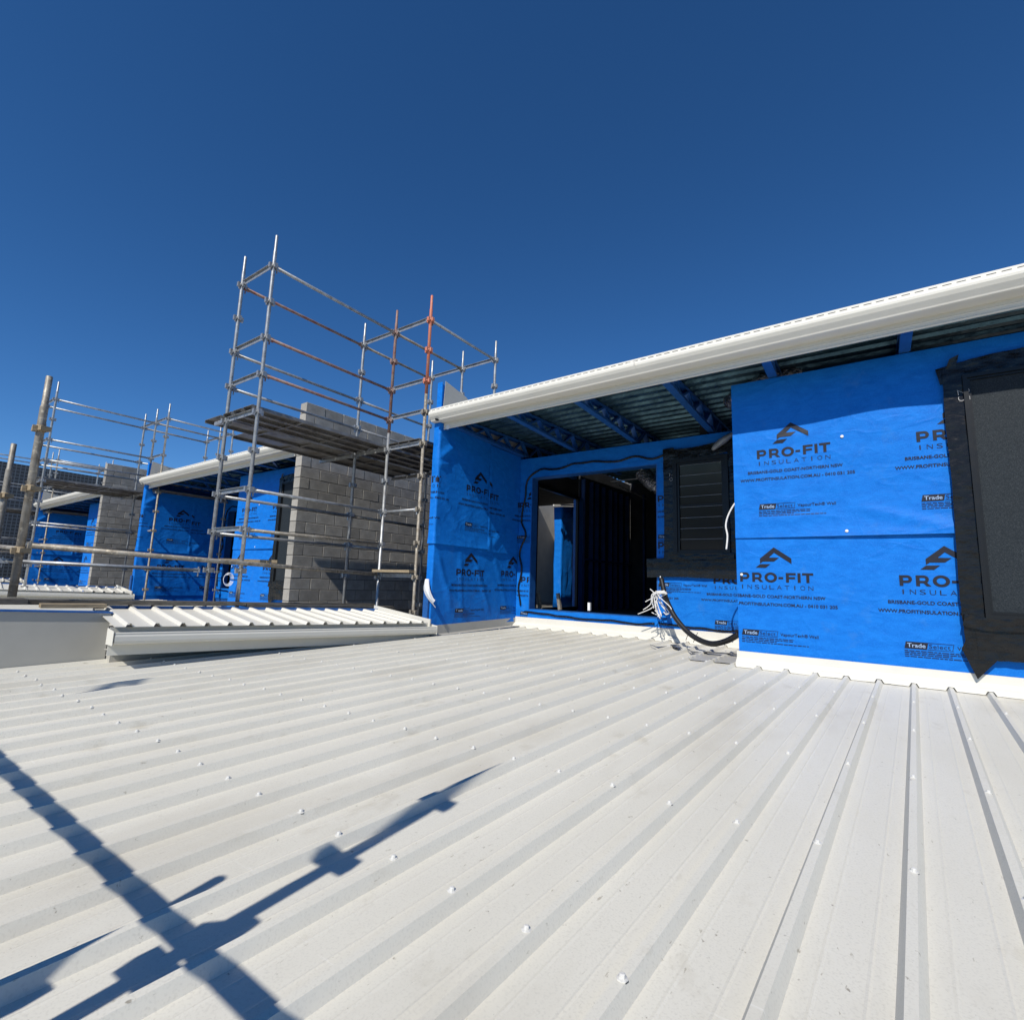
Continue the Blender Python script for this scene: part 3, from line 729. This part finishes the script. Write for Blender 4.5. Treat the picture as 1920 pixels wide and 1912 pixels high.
while x < GX1-.05:
    zz = GZ + TILT*(x-GX0)/(GX1-GX0); bar(bm, (x, GY-.0245, zz-.0165), (x+.055, GY-.0245, zz-.0160), .006, .006); x += .085
part('overflow_slots', bm, 'dark', gut)['kind'] = 'stuff'
for xj in (-2.05, 1.15):
    bm = NB(); zj = GZ + TILT*(xj-GX0)/(GX1-GX0); extrude(bm, [(p-.003 if p < .1 else p, q-.002) for p, q in GQ[3:14]] + [(p+.004, q+.006) for p, q in GQ[3:14]][::-1], (xj, GY, zj), (xj+.10, GY, zj+.0008), ux=(0, 1, 0)); part('lap_joint', bm, 'white', gut)
    for q_ in (-.05, -.07): bm = NB(); disc(bm, (xj+.09, GY-.056, zj+q_), .004, 8, (0, -1, 0), .003); part('rivet', bm, 'galv', gut)
bm = NB(); plate(bm, [(GX0-.004, GY+p, GZ+q) for p, q in GQ[:14]] , (1, 0, 0), .004); part('gutter_end', bm, 'white', gut)
FQ = [(.152, -.005), (.158, -.005), (.158, -.242), (.170, -.252), (.146, -.259), (.140, -.248), (.149, -.236), (.149, -.215), (.144, -.208), (.149, -.200)]
bm = NB(); extrude(bm, FQ, (GX0+.02, GY, GZ), (GX1, GY, GZ+TILT), ux=(0, 1, 0)); fas = part('fascia', bm, 'white')
bm = NB(); disc(bm, (GX0+.13, GY-.012, GZ-.1575), .030, 14, (0, -.3, -1), .004); part('outlet_hole', bm, 'dark', gut)
bm = NB(); disc(bm, (GX0+.20, GY+.145, GZ-.235), .035, 14, (0, -1, 0), .004); part('patch', bm, 'wrap_back', fas)
# roof over: sheets with ribs across, top sheet, trusses
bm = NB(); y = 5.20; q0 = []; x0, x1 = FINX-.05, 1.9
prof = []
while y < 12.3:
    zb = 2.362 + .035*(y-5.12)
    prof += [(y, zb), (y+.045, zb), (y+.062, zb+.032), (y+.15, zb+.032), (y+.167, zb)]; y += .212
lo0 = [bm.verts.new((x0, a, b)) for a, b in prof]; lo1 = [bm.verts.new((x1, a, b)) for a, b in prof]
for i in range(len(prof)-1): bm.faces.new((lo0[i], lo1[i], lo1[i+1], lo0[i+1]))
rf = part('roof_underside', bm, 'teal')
bm = NB(); plate(bm, [(x0, 4.985, 2.397), (x1, 4.985, 2.397), (x1, 12.4, 2.657), (x0, 12.4, 2.657)], (0, 0, 1), .02); part('roof', bm, 'white')
web_cache = {}
def truss(x):
    ya, yb = 5.12, 8.9
    def zb(y): return 2.205 - .045*(y-5.13)/1.92
    def zt(y): return 2.350 + .035*(y-5.12)
    bm = NB()
    for zz, s in ((zb, 1), (zt, -1)):
        a = Vector((x, ya, zz(ya))); b = Vector((x, yb, zz(yb)))
        extrude(bm, [(-.042, 0), (.042, 0), (.042, .036*s), (.039, .036*s), (.039, .004*s), (-.039, .004*s), (-.039, .036*s), (-.042, .036*s)][::s], a, b, ux=(1, 0, 0))
    t = part('truss', bm, 'steel_blue')
    y = ya + .06; up = True
    while y < yb-.3:
        y2 = y + (.30 if up else .20)
        a = (x, y, zb(y)+.012) if up else (x, y, zt(y)-.012); b = (x, y2, zt(y2)-.012) if up else (x, y2, zb(y2)+.012)
        bm = NB(); bar(bm, a, b, .026, .066, up=(1, 0, 0)); part('web', bm, 'steel_blue', t)
        y = y2; up = not up
for x in (-4.83, -3.86, -2.83, -1.73, -.74, .34, 1.4): truss(x)
# interior seen through the opening
bm = NB(); box(bm, FINX-.1, WX1+.1, W2Y+.11, 12.3, -.62, -.52); part('floor', bm, 'slab')
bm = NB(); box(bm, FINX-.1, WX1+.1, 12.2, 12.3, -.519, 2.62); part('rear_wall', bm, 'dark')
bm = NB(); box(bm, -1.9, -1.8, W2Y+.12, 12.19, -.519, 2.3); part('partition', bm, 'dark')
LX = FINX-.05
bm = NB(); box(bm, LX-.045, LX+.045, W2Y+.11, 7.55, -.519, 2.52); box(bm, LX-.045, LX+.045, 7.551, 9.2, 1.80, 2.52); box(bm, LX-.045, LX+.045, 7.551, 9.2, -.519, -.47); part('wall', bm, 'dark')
bm = NB(); box(bm, LX-.06, LX+.06, 9.201, 9.40, -.519, 1.80); part('jamb', bm, 'steel_blue')
for k in range(8):
    y = 9.52 + k*.33 + (.05 if k % 3 == 1 else 0)
    bm = NB(); extrude(bm, [(-.045, -.018), (.045, -.018), (.045, .018), (.042, .018), (.042, -.015), (-.042, -.015), (-.042, .018), (-.045, .018)], (LX, y, -.519), (LX, y, 2.25), ux=(1, 0, 0), uz=(0, 1, 0)); part('stud', bm, 'stud_shaded')
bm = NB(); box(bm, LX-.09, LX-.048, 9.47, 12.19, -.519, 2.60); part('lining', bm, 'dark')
bm = NB(); bar(bm, (LX+.05, 7.60, -.47), (LX+.05, 7.60, 1.80), .07, .06); bar(bm, (LX+.05, 9.17, -.47), (LX+.05, 9.17, 1.80), .05, .05); bar(bm, (LX+.05, 7.6, 1.77), (LX+.05, 9.2, 1.77), .06, .06); bar(bm, (LX+.05, 7.6, -.44), (LX+.05, 9.2, -.44), .06, .05); part('side_frame', bm, 'frame')
bm = NB(); bar(bm, (LX+.02, 9.5, .55), (LX+.02, 12.1, .55), .05, .04); part('noggin', bm, 'stud_shaded')
for k in range(5):
    x = LX + .35 + k*.55
    bm = NB(); bar(bm, (x, 12.1, -.519), (x, 12.1, 2.3), .06, .05); part('stud', bm, 'stud_shaded')
bm = NB(); bar(bm, (-3.9, 8.6, 1.93), (-2.2, 8.6, 1.97), .018, .018); bar(bm, (-3.9, 8.6, 1.93), (-3.9, 10.4, 1.88), .018, .018); part('ceiling_angle', bm, 'galv')
under_root = unit

# copies of the unit further along the terrace
for dx, lab in ((-10.42, 'second blue wrapped storey beyond the scaffold with a coil of cable at its door'), (-20.55, 'far blue wrapped storey, smallest one, next to the dark debris mesh')):
    c = copy_tree(unit, skip=('torn_flap',)); c.location.x += dx; c['label'] = lab

# decks and lean-to roofs of the other units
for dx, lab, lab2 in ((-10.42, 'pale deck roof of the second unit, beyond the scaffold planks', 'narrow white lean-to roof on the second unit behind the scaffold'),
                      (-20.55, 'pale deck roof of the farthest unit beside the debris mesh', 'white lean-to roof of the farthest unit')):
    bm = NB(); rows = []
    for y in (-1.5, 5.6):
        row = []
        for kk in range(-24, 6):
            for dp, h in PROF: 
                pp = P0 + kk*PITCH_R + dp; q = rpt(pp, t_at_y(pp, y), h); row.append(bm.verts.new((q.x+dx, q.y, q.z)))
        rows.append(row)
    for i in range(len(rows[0])-1):
        if (rows[0][i].co - rows[0][i+1].co).length > 1e-5: bm.faces.new((rows[0][i], rows[0][i+1], rows[1][i+1], rows[1][i]))
    bmesh.ops.remove_doubles(bm, verts=bm.verts, dist=1e-5)
    tag(obj('roof', bm, 'roof'), lab, 'roof')
    c = copy_tree(lean); c.location.x += dx + .1; c['label'] = lab2

# ------------------------------------------------------------------ scaffolds
TR = .0242
bm = NB()
lathe(bm, [(.026, -.016), (.044, -.010), (.044, .010), (.026, .016)], 8)
for a in range(4):
    c, s = math.cos(a*math.pi/2), math.sin(a*math.pi/2)
    d = Vector((c, s, 0)); e = Vector((-s, c, 0))
    v0 = d*.048
    bar(bm, v0 + Vector((0, 0, -.032)), v0 + Vector((0, 0, .030)), .040, .030, up=d)
bm.normal_update(); cup_me = bpy.data.meshes.new('cup'); bm.to_mesh(cup_me); bm.free()
cup_meshes = {}
for k in ('galv', 'galv_dull', 'rust', 'orange'):
    m_ = cup_me.copy(); m_.name = 'cup'; m_.materials.append(M[k]); cup_meshes[k] = m_
CUP = .495; CUP0 = .04
def standard(root, x, y, z0, z1, m='galv', upper=None, lean_=(0, 0)):
    """upright tube with its cups; 'upper' = (z, material) for a second tube spigoted on top"""
    def seg(a, b, mm, tip):
        bm = NB()
        P = [(x, y, a), (x, y, b-.24 if tip else b)]; R_ = [TR, TR]
        if tip: P += [(x, y, b-.235), (x, y, b-.225), (x, y, b-.004), (x, y, b)]; R_ += [TR, .0195, .0190, .017]
        tube(bm, P, R_, 10)
        o = under(obj('standard', bm, mm), root)
        k = math.ceil((a-CUP0)/CUP)
        while CUP0 + k*CUP < b-.3 + (0 if tip else .3):
            c = link_mesh('cup', cup_meshes[mm], o, (x, y, CUP0 + k*CUP), (0, 0, random.uniform(-.06, .06))); k += 1
        return o
    if upper: seg(z0, upper[0], m, False); seg(upper[0]+.002, z1, upper[1], True)
    else: seg(z0, z1, m, True)
def ledger(root, a, b, m='galv', r=.0215):
    a = Vector(a); b = Vector(b); d = (b-a).normalized(); bm = NB()
    tube(bm, [a+d*.055, b-d*.055], r, 8)
    for p, s in ((a, 1), (b, -1)):
        bar(bm, p + d*s*.03, p + d*s*.10, .034, .052)
        bar(bm, p + d*s*.048 + Vector((0, 0, -.075)), p + d*s*.048 + Vector((0, 0, .045)), .010, .020)
    return under(obj('ledger', bm, m), root)
def transom(root, a, b, m='galv'):
    a = Vector(a); b = Vector(b); d = (b-a).normalized(); bm = NB()
    extrude(bm, [(-.028, .026), (.028, .026), (.028, .020), (.003, .020), (.003, -.03), (-.003, -.03), (-.003, .020), (-.028, .020)], a+d*.05, b-d*.05)
    for p, s in ((a, 1), (b, -1)):
        bar(bm, p + d*s*.03, p + d*s*.09, .03, .05); bar(bm, p + d*s*.046 + Vector((0, 0, -.07)), p + d*s*.046 + Vector((0, 0, .04)), .01, .02)
    return under(obj('transom', bm, m), root)
def plank(root, x, y0, y1, z, m='deck', wd=.225):
    bm = NB()
    extrude(bm, [(-wd/2, 0), (wd/2, 0), (wd/2, -.042), (wd/2-.022, -.042), (wd/2-.022, -.039), (wd/2-.003, -.039), (wd/2-.003, -.004), (-wd/2+.003, -.004), (-wd/2+.003, -.039), (-wd/2+.022, -.039), (-wd/2+.022, -.042), (-wd/2, -.042)][::-1], (x, y0, z), (x, y1, z), ux=(1, 0, 0))
    n = max(2, int((y1-y0)/.55))
    for i in range(1, n): bar(bm, (x-wd/2+.004, y0+(y1-y0)*i/n, z-.022), (x+wd/2-.004, y0+(y1-y0)*i/n, z-.022), .03, .030)
    return under(obj('plank', bm, m), root)
GROUND = -5.5
def main_scaffold():
    root = empty('scaffold', (-6.2, 5.0, GROUND))
    tag(root, 'tall galvanised tube scaffold with two orange topped standards and a raised steel plank deck', 'scaffold', 'tube scaffolds along the terrace')
    A, B, Cc = -7.0, -6.19, -5.40; y0, y1, y2 = 3.11, 5.21, 6.88
    zt = CUP0 + 8*CUP
    L = lambda k: CUP0 + k*CUP
    standard(root, A, y0, GROUND, 4.44); standard(root, B, y0, GROUND, 4.44)
    standard(root, A, y1, GROUND, 4.40, 'galv', None)
    standard(root, B, y1, GROUND, 4.40, 'galv', (2.30, 'rust')); standard(root, Cc, y1, GROUND, 4.41, 'galv_dull', (2.80, 'orange'))
    for x in (A, B, Cc): standard(root, x, y2, GROUND, 4.37)
    for k, m in ((8, 'rust'), (6, 'galv'), (5, 'galv'), (2, 'galv'), (1, 'galv')): ledger(root, (A, y0, L(k)-.02), (A, y1, L(k)-.02), m)
    for k, m in ((8, 'galv'), (6, 'rust'), (5, 'rust'), (2, 'galv'), (1, 'galv_dull')): ledger(root, (B, y0, L(k)), (B, y1, L(k)), m)
    for k, m in ((8, 'galv_dull'), (6, 'galv'), (5, 'galv'), (2, 'galv_dull'), (1, 'galv')): ledger(root, (A, y1, L(k)-.02), (A, y2, L(k)-.02), m)
    ledger(root, (B, y1, L(8)), (B, y2, L(8)), 'galv_dull'); ledger(root, (Cc, y1, L(8)), (Cc, y2, L(8)))
    for k in (8, 6, 5, 4, 2, 1): transom(root, (A, y0, L(k)+.02), (B, y0, L(k)+.02))
    for k in (8, 4): transom(root, (A, y1, L(k)+.02), (B, y1, L(k)+.02)); transom(root, (A, y2, L(k)+.02), (B, y2, L(k)+.02)); transom(root, (B, y2, L(k)+.02), (Cc, y2, L(k)+.02))
    for k in (8, 6, 5, 4, 0): transom(root, (B, y1, L(k)+.02), (Cc, y1, L(k)+.02))
    ledger(root, (B, y1, L(2)), (Cc, y1, L(2)))
    for x in (-6.86, -6.60, -6.34): plank(root, x, y0-.06, y1+.02, L(4)+.088)
    for x, ys in ((-7.27, y0-.06), (-7.74, y0+.55)): plank(root, x, ys, y1+.02, L(4)+.088, wd=.45)  # inner boards carried nearer the block wall to throw shadow low on it
    for x in (-7.74, -7.27): plank(root, x, y1+.03, y2+.05, L(4)+.088, wd=.45)
    for x in (-6.86, -6.60, -6.34): plank(root, x, y1+.03, y2+.05, L(4)+.088)
    for y in (y0, y1, y2): bm = NB(); bar(bm, (-7.98 if y > y0 else -7.3, y, L(4)+.015), (-7.03, y, L(4)+.015), .04, .05); under(obj('hop_up_bracket', bm, 'galv'), root)
    for x in (-6.02, -5.79, -5.56): plank(root, x, y1-.04, y2+.05, L(4)+.088)
    return root
scaf = main_scaffold()
def regalv(o):
    for ch in o.children_recursive:
        if ch.data and ch.material_slots and ch.material_slots[0].material in (M['orange'], M['rust']):
            ch.material_slots[0].link = 'OBJECT'; ch.material_slots[0].material = M['galv']
c = copy_tree(scaf); regalv(c); c.location.x += -9.58; c['label'] = 'middle distance scaffold standing in front of the second blue storey'
c = copy_tree(scaf); regalv(c); c.location.x += -19.3; c['label'] = 'farthest scaffold in front of the dark debris mesh'
# near scaffold bay on the left: two stout weathered standards
near = empty('scaffold', (-6.1, 1.05, GROUND))
tag(near, 'low weathered scaffold bay with two stout mottled standards beside the grey parapet', 'scaffold', 'tube scaffolds along the terrace')
def near_std(x, y, z1, zs, zb):
    bm = NB(); tube(bm, [(x, y, zb), (x, y, z1-.30), (x, y, z1-.292), (x, y, z1-.28), (x, y, z1-.004), (x, y, z1)], [.0305, .0305, .0305, .0250, .0250, .022], 12)
    o = under(obj('standard', bm, 'galv_dull'), near)
    for z in zs:
        bm = NB(); bar(bm, (x-.09, y-.01, z), (x+.09, y+.02, z-.005), .075, .040); bar(bm, (x+.02, y-.045, z-.035), (x+.02, y-.045, z+.02), .03, .03); tube(bm, [(x, y, z-.03), (x, y, z+.03)], .036, 10)
        cp = obj('cup', bm, 'timber'); cp.parent = o; 
near_std(-6.10, 1.133, 1.745, (1.245, .695, .145), -.26); near_std(-7.6, 1.22, 1.33, (.755, .205), GROUND)
ledger(near, (-6.06, 1.14, .19), (-6.13, 5.15, .065), 'galv_dull', .0255)
ledger(near, (-7.6, 1.22, .21), (-6.10, 1.13, .155), 'galv_dull')
ledger(near, (-7.6, 1.24, .06), (-7.03, 3.05, .03), 'galv'); ledger(near, (-7.63, -1.0, .19), (-7.6, 1.17, .19), 'galv_dull')
bm = NB()
for (a, b) in (((-6.22, .3, -.285), (-6.16, 3.15, -.345)), ): bar(bm, a, b, .22, .038)
tag(obj('timber_plank', bm, 'old_timber'), 'grey weathered timber plank lying behind the grey parapet capping', 'plank', 'planks on the low scaffold deck')
bm = NB(); bar(bm, (-6.16, 3.16, -.36), (-6.14, 5.42, -.43), .22, .038); tag(obj('timber_plank', bm, 'old_timber'), 'dark weathered plank running along behind the small white lean-to roof', 'plank', 'planks on the low scaffold deck')
bm = NB(); bar(bm, (-6.50, .2, -.30), (-6.42, 5.35, -.41), .22, .038); tag(obj('timber_plank', bm, 'old_timber'), 'second weathered plank on the far side of the low scaffold deck', 'plank', 'planks on the low scaffold deck')
bm = NB(); bar(bm, (-6.12, .4, -.285), (-6.08, 1.22, -.295), .24, .045); tag(obj('timber_plank', bm, 'old_timber'), 'short dark plank end at the foot of the stout mottled standard', 'plank', 'planks on the low scaffold deck')
bm = NB(); bar(bm, (-5.98, 1.30, -.33), (-5.92, 1.75, -.335), .18, .035); tag(obj('timber_offcut', bm, 'timber'), 'pale timber offcut on the parapet next to the mottled standard', 'timber')
a = xp(411, 1050, -6.55); b = xp(520, 1053, -6.2)
bm = NB(); bar(bm, a, b, .10, .04); tag(obj('timber_board', bm, 'timber'), 'yellow timber board laid across the lower tube rail of the scaffold', 'timber')
bm = NB(); bar(bm, (-6.19, 5.17, .12), (-5.40, 5.18, .12), .20, .038); tag(obj('timber_board', bm, 'timber'), 'pale timber board spanning the last two lower standards by the blue fin wall', 'timber')

# debris mesh far behind
bm = NB(); plate(bm, [(-30.6, -6, 4.62), (-30.6, 9.0, 4.45), (-30.6, 9.0, -5.4), (-30.6, -6, -5.4)], (-1, 0, 0), .05)
tag(obj('debris_mesh', bm, 'mesh'), 'dark gridded debris mesh screen hung at the far end of the site', 'mesh')
# covered gap beside the unit (seen through the side opening)
bm = NB(); box(bm, -8.28, FINX-.15, 8.8, 12.85, 2.34, 2.5); tag(obj('canopy_slab', bm, 'dark'), 'dark slab over the gap between block wall and blue storey', 'slab')
bm = NB(); box(bm, -8.45, FINX-.2, 14.0, 14.2, -5, 3.1); ew = tag(obj('end_wall', bm, 'mortar'), 'block end wall glimpsed through the side opening of the dark room', 'wall')
b = NB(); box(b, 0, .39, -.012, .05, 0, .19); bmesh.ops.bevel(b, geom=b.edges[:], offset=.004, segments=1, affect='EDGES'); b.normal_update(); eb = bpy.data.meshes.new('block'); b.to_mesh(eb); b.free(); eb.materials.append(M['block'])
for c_ in range(9):
    for i_ in range(8): link_mesh('block', eb, ew, (-8.3 + i_*.4 + (.2 if c_ % 2 else 0), 14.0, .6 + c_*.2))
bm = NB(); box(bm, -8.2, FINX-.2, 8.6, 13.9, -.62, -.55); tag(obj('gap_floor', bm, 'slab'), None or 'bare concrete floor of the gap seen through the side opening', 'floor')
bm = NB(); box(bm, -8.45, -8.29, 12.21, 14, -5, 3.1); tag(obj('return_wall', bm, 'beige'), 'rendered wall closing the gap behind the block wall', 'wall')
# wrapped post and white angle glimpsed through the side opening
bm = NB()
P = [xp(px, py, -5.6) for px, py in ((1053, 950), (1078, 950), (1072, 1140), (1050, 1140))]
plate(bm, P, (-1, 0, 0), .18); bmesh.ops.subdivide_edges(bm, edges=bm.edges[:], cuts=6, use_grid_fill=True)
for v in bm.verts: v.co += Vector((.03*nz(v.co.y*9, v.co.z*5, 1.), .03*nz(v.co.y*7, v.co.z*6, 4.), 0))
pst = tag(obj('wrapped_post', bm, 'wrap', smooth=True), 'crumpled blue wrapped post glimpsed through the side opening', 'post')
bm = NB(); a = xp(1038, 947, -5.5); b = xp(1080, 947, -5.4); bar(bm, a, b, .03, .03); tag(obj('white_angle', bm, 'wire'), 'short white metal angle at the head of the wrapped post', 'angle')

# foil duct in the dark room, another over the soffit
def duct(name, c, path, r, label):
    bm = NB(); P = catmull(path, 10); R_ = [r*(1+.10*(i % 2)) for i in range(len(P))]; tube(bm, P, R_, 14)
    return tag(obj(name, bm, 'foil'), label, 'duct')
duct('foil_duct', None, [(-3.3, 8.6, 2.05), (-3.05, 8.5, 1.80), (-2.75, 8.45, 1.68), (-2.45, 8.5, 1.75), (-2.2, 8.7, 2.05)], .13, 'crinkled silver foil duct sagging under the dark ceiling')
duct('foil_duct', None, [(-1.35, 6.6, 2.38), (-1.15, 6.25, 2.30), (-.85, 6.0, 2.32), (-.55, 6.1, 2.38)], .10, 'silver foil duct end poking above the blue front panel')
# floor level pieces just inside the opening
for px in (1009, 1046):
    a = yp(px, 1112, 7.5); b = yp(px+4, 1143, 7.5)
    bm = NB(); bar(bm, a, b, .05, .05, up=(0, 1, 0)); tag(obj('jack_post', bm, 'galv_dull'), 'short green grey steel foot standing inside the opening sill', 'post', 'short steel feet inside the opening')
bm = NB(); a = yp(1105, 1137, 7.2); box(bm, a.x-.02, a.x+.02, 7.18, 7.22, a.z-.06, a.z+.06); tag(obj('white_bracket', bm, 'wire'), 'small white bracket at the sill of the wide opening', 'bracket')

# ------------------------------------------------------------------ cables
def line(pts, y0, y1=None):
    n = len(pts); return [yp(px, py, y0 + ((y1-y0)*i/(n-1) if y1 is not None else 0)) for i, (px, py) in enumerate(pts)]
bm = NB(); tube(bm, catmull(line([(1240, 1085), (1246, 1112), (1252, 1130), (1268, 1160), (1296, 1190), (1330, 1206), (1360, 1202), (1386, 1188)], 6.85, 6.1), 8), .033, 10)
cond = tag(obj('conduit', bm, 'cable'), 'thick black cable bundle looping down the recess onto the deck', 'cable')
bm = NB(); tube(bm, catmull(line([(1238, 1080), (1240, 1098), (1244, 1106)], 6.86), 6), .007, 6); obj('metal_tip', bm, 'wire', cond)
for (t0, t1) in (((1286, 1200), (1294, 1178)), ((1300, 1204), (1308, 1186)), ((1359, 1209), (1360, 1196))):
    bm = NB(); tube(bm, line([t0, t1], 6.5, 6.5), .004, 5); obj('cable_tie', bm, 'cable', cond)
rw = random.Random(11)
ends = [((1196, 1151), (1224, 1138)), ((1222, 1148), (1234, 1150)), ((1232, 1155), (1240, 1152)), ((1244, 1147), (1250, 1150)), ((1254, 1140), (1252, 1150)), ((1219, 1104), (1228, 1112)), ((1222, 1128), (1226, 1140)), ((1248, 1152), (1254, 1146)), ((1228, 1144), (1238, 1152)), ((1210, 1128), (1222, 1122)), ((1238, 1160), (1230, 1142)), ((1258, 1158), (1258, 1140)), ((1206, 1143), (1220, 1132))]
for i, (e, mid) in enumerate(ends):
    y = 6.78 - .02*i
    bm = NB(); p0 = (1248+rw.uniform(-3, 3), 1110+rw.uniform(-3, 3)); p1 = (1232+rw.uniform(-8, 4), 1116+rw.uniform(-6, 8))
    tube(bm, catmull(line([p0, p1, mid, e], y), 8), .0058, 6)
    tag(obj('wire', bm, 'wire'), 'white cable core splayed from the black cable bundle', 'wire', 'splayed white wires')
bm = NB(); tube(bm, catmull(line([(1390, 936), (1378, 944), (1366, 965), (1361, 985), (1364, 1005), (1362, 1030)], 5.9), 8), .010, 6)
tag(obj('wire', bm, 'wire'), 'single white cable hanging behind the front panel by the louvre window', 'wire')
# white coil at the second unit's door
bm = NB(); c0 = xp(426, 1086, -11.2)
for k in range(4):
    r = .085 + .012*k; tube(bm, [c0 + Vector((.02*k + .03*math.cos(t*6.283/22), r*math.cos(t*6.283/22)*.75, r*math.sin(t*6.283/22)*1.15)) for t in range(22)], .006, 5)
tag(obj('cable_coil', bm, 'wire'), 'coil of white cable hanging at the door of the second blue storey', 'cable')
# crumpled flashing tape lying on the deck below the cable
bm = NB(); n1, n2 = 40, 6; G = []
a0, a1, b0, b1 = rp(1300, 1222), rp(1384, 1228), rp(1290, 1238), rp(1384, 1247)
for j in range(n2):
    row = []
    for i in range(n1):
        s, t = i/(n1-1), j/(n2-1); q = a0.lerp(a1, s).lerp(b0.lerp(b1, s), t); pq = NX.x*q.x + NX.y*q.y; q.z = rz(q.y) + .8*rib_h((pq - P0 + PITCH_R/2) % PITCH_R - PITCH_R/2) + .010 + .006*nz(s*5, t*4, 3.); row.append(bm.verts.new(q))
    G.append(row)
for j in range(n2-1):
    for i in range(n1-1): f = bm.faces.new((G[j][i], G[j+1][i], G[j+1][i+1], G[j][i+1])); f.smooth = True
tag(obj('flashing_sheet', bm, 'grey'), 'crumpled grey flashing sheet on the deck ribs at the corner of the front panel', 'flashing')
for pts in ([(1218, 1213), (1232, 1218), (1250, 1217), (1234, 1221)], [(1256, 1214), (1272, 1213), (1280, 1222), (1266, 1219)], [(1286, 1219), (1296, 1226), (1310, 1229), (1296, 1229)], [(1318, 1227), (1384, 1231), (1384, 1233), (1320, 1229)]):
    bm = NB(); Q = [rp(*p) for p in pts]
    for q in Q: q.z = rz(q.y) + .034
    plate(bm, Q, (0, 0, 1), .004)  # thin dark plates beside and over the crumpled flashing
    tag(obj('dark_plate', bm, 'tape'), 'thin dark plate on the deck below the cable', 'scrap', 'thin dark plates')
# white foam scrap tucked over the recessed window
bm = NB(); c = yp(1357, 826, 6.95)
G = bmesh.ops.create_icosphere(bm, subdivisions=3, radius=1.0)['verts']
for v in G: v.co = Vector((c.x + v.co.x*.15 + .05*v.co.z, c.y + v.co.y*.05, c.z + v.co.z*.08*(1-.3*v.co.x) + .07*v.co.x + .015*nz(v.co.x*3, v.co.z*3, 2.)))
tag(obj('packing_scrap', bm, 'lead', smooth=True), 'pale grey packing scrap wedged over the louvre window', 'packing')

# ------------------------------------------------------------------ guard rail scaffold beside the photographer (outside the view, throws the shadows on the deck)
TE = math.tan(SUN_EL)/math.cos(SUN_AZ); TA = math.tan(SUN_AZ)
def caster(px, py, y):
    q = rp(px, py); dy = q.y - y; return Vector((q.x + dy*TA, y, q.z + dy*TE))
rail = empty('scaffold', (-1.2, -.2, GROUND))
tag(rail, 'guard rail scaffold at the near edge of the deck that throws the pole shadows', 'scaffold', 'tube scaffolds along the terrace')
T1 = caster(940, 1437, -.22); c1 = caster(835, 1505, -.22); c2 = caster(640, 1620, -.22); B1 = caster(120, 1912, -.22)
AX = (T1-B1).normalized()
def onax(z): return B1 + AX*((z-B1.z)/AX.z)
bm = NB(); tube(bm, [onax(-2.5), onax(c2.z+.02), onax(c2.z+.06), onax(c1.z-.10), onax(c1.z-.03), T1], [TR, TR, .026, .027, .018, .017], 12)
s1 = under(obj('standard', bm, 'galv'), rail)
for z in (c1.z-.02, c2.z, c2.z-.495):
    q = onax(z); bm = NB(); bar(bm, q - Vector((.062, 0, 0)), q + Vector((.062, 0, .004)), .045, .05); obj('cup', bm, 'galv', s1)
T2 = caster(410, 1648, -.30); B2 = caster(0, 1885, -.30); A2 = (T2-B2).normalized()
bm = NB(); tube(bm, [B2 - A2*1.2, T2], .020, 12); s2 = under(obj('standard', bm, 'galv'), rail)
q = caster(30, 1862, -.30); bm = NB(); bar(bm, q - Vector((.05, 0, 0)), q + Vector((.05, 0, 0)), .05, .05); obj('cup', bm, 'galv', s2)
z = rz(.65) + (.65+.26)*TE
bm = NB(); tube(bm, [(-5.2, -.26, z-.02), (1.2, -.26, z)], .0242, 12); under(obj('ledger', bm, 'galv'), rail)
q = onax(z); bm = NB(); bar(bm, q + Vector((-.04, -.02, -.02)), q + Vector((.05, .02, .03)), .04, .06); bar(bm, q + Vector((.05, 0, -.10)), q + Vector((.05, 0, .08)), .02, .03); under(obj('coupler', bm, 'galv'), rail)
# thin stake and flat tag invented to throw the left deck shadow, also outside the view
t0 = caster(85, 1310, -.9); t1 = caster(340, 1272, -.9)
bm = NB(); tube(bm, [(t0.x, -.9, rz(-.9)), (t0.x, -.9, t1.z-.28)], .016, 8)
plate(bm, [(t0.x-.006, -.9, t1.z-.42), (t0.x-.09, -.9, t1.z-.24), (t0.x-.05, -.9, t1.z), (t0.x+.03, -.9, t1.z-.04), (t0.x+.05, -.9, t1.z-.30), (t0.x+.006, -.9, t1.z-.42)], (0, 1, 0), .004)
tag(obj('shadow_stake', bm, 'galv'), 'unseen thin steel stake with a flat tapered tag, shaped to throw a deck shadow', 'stake')
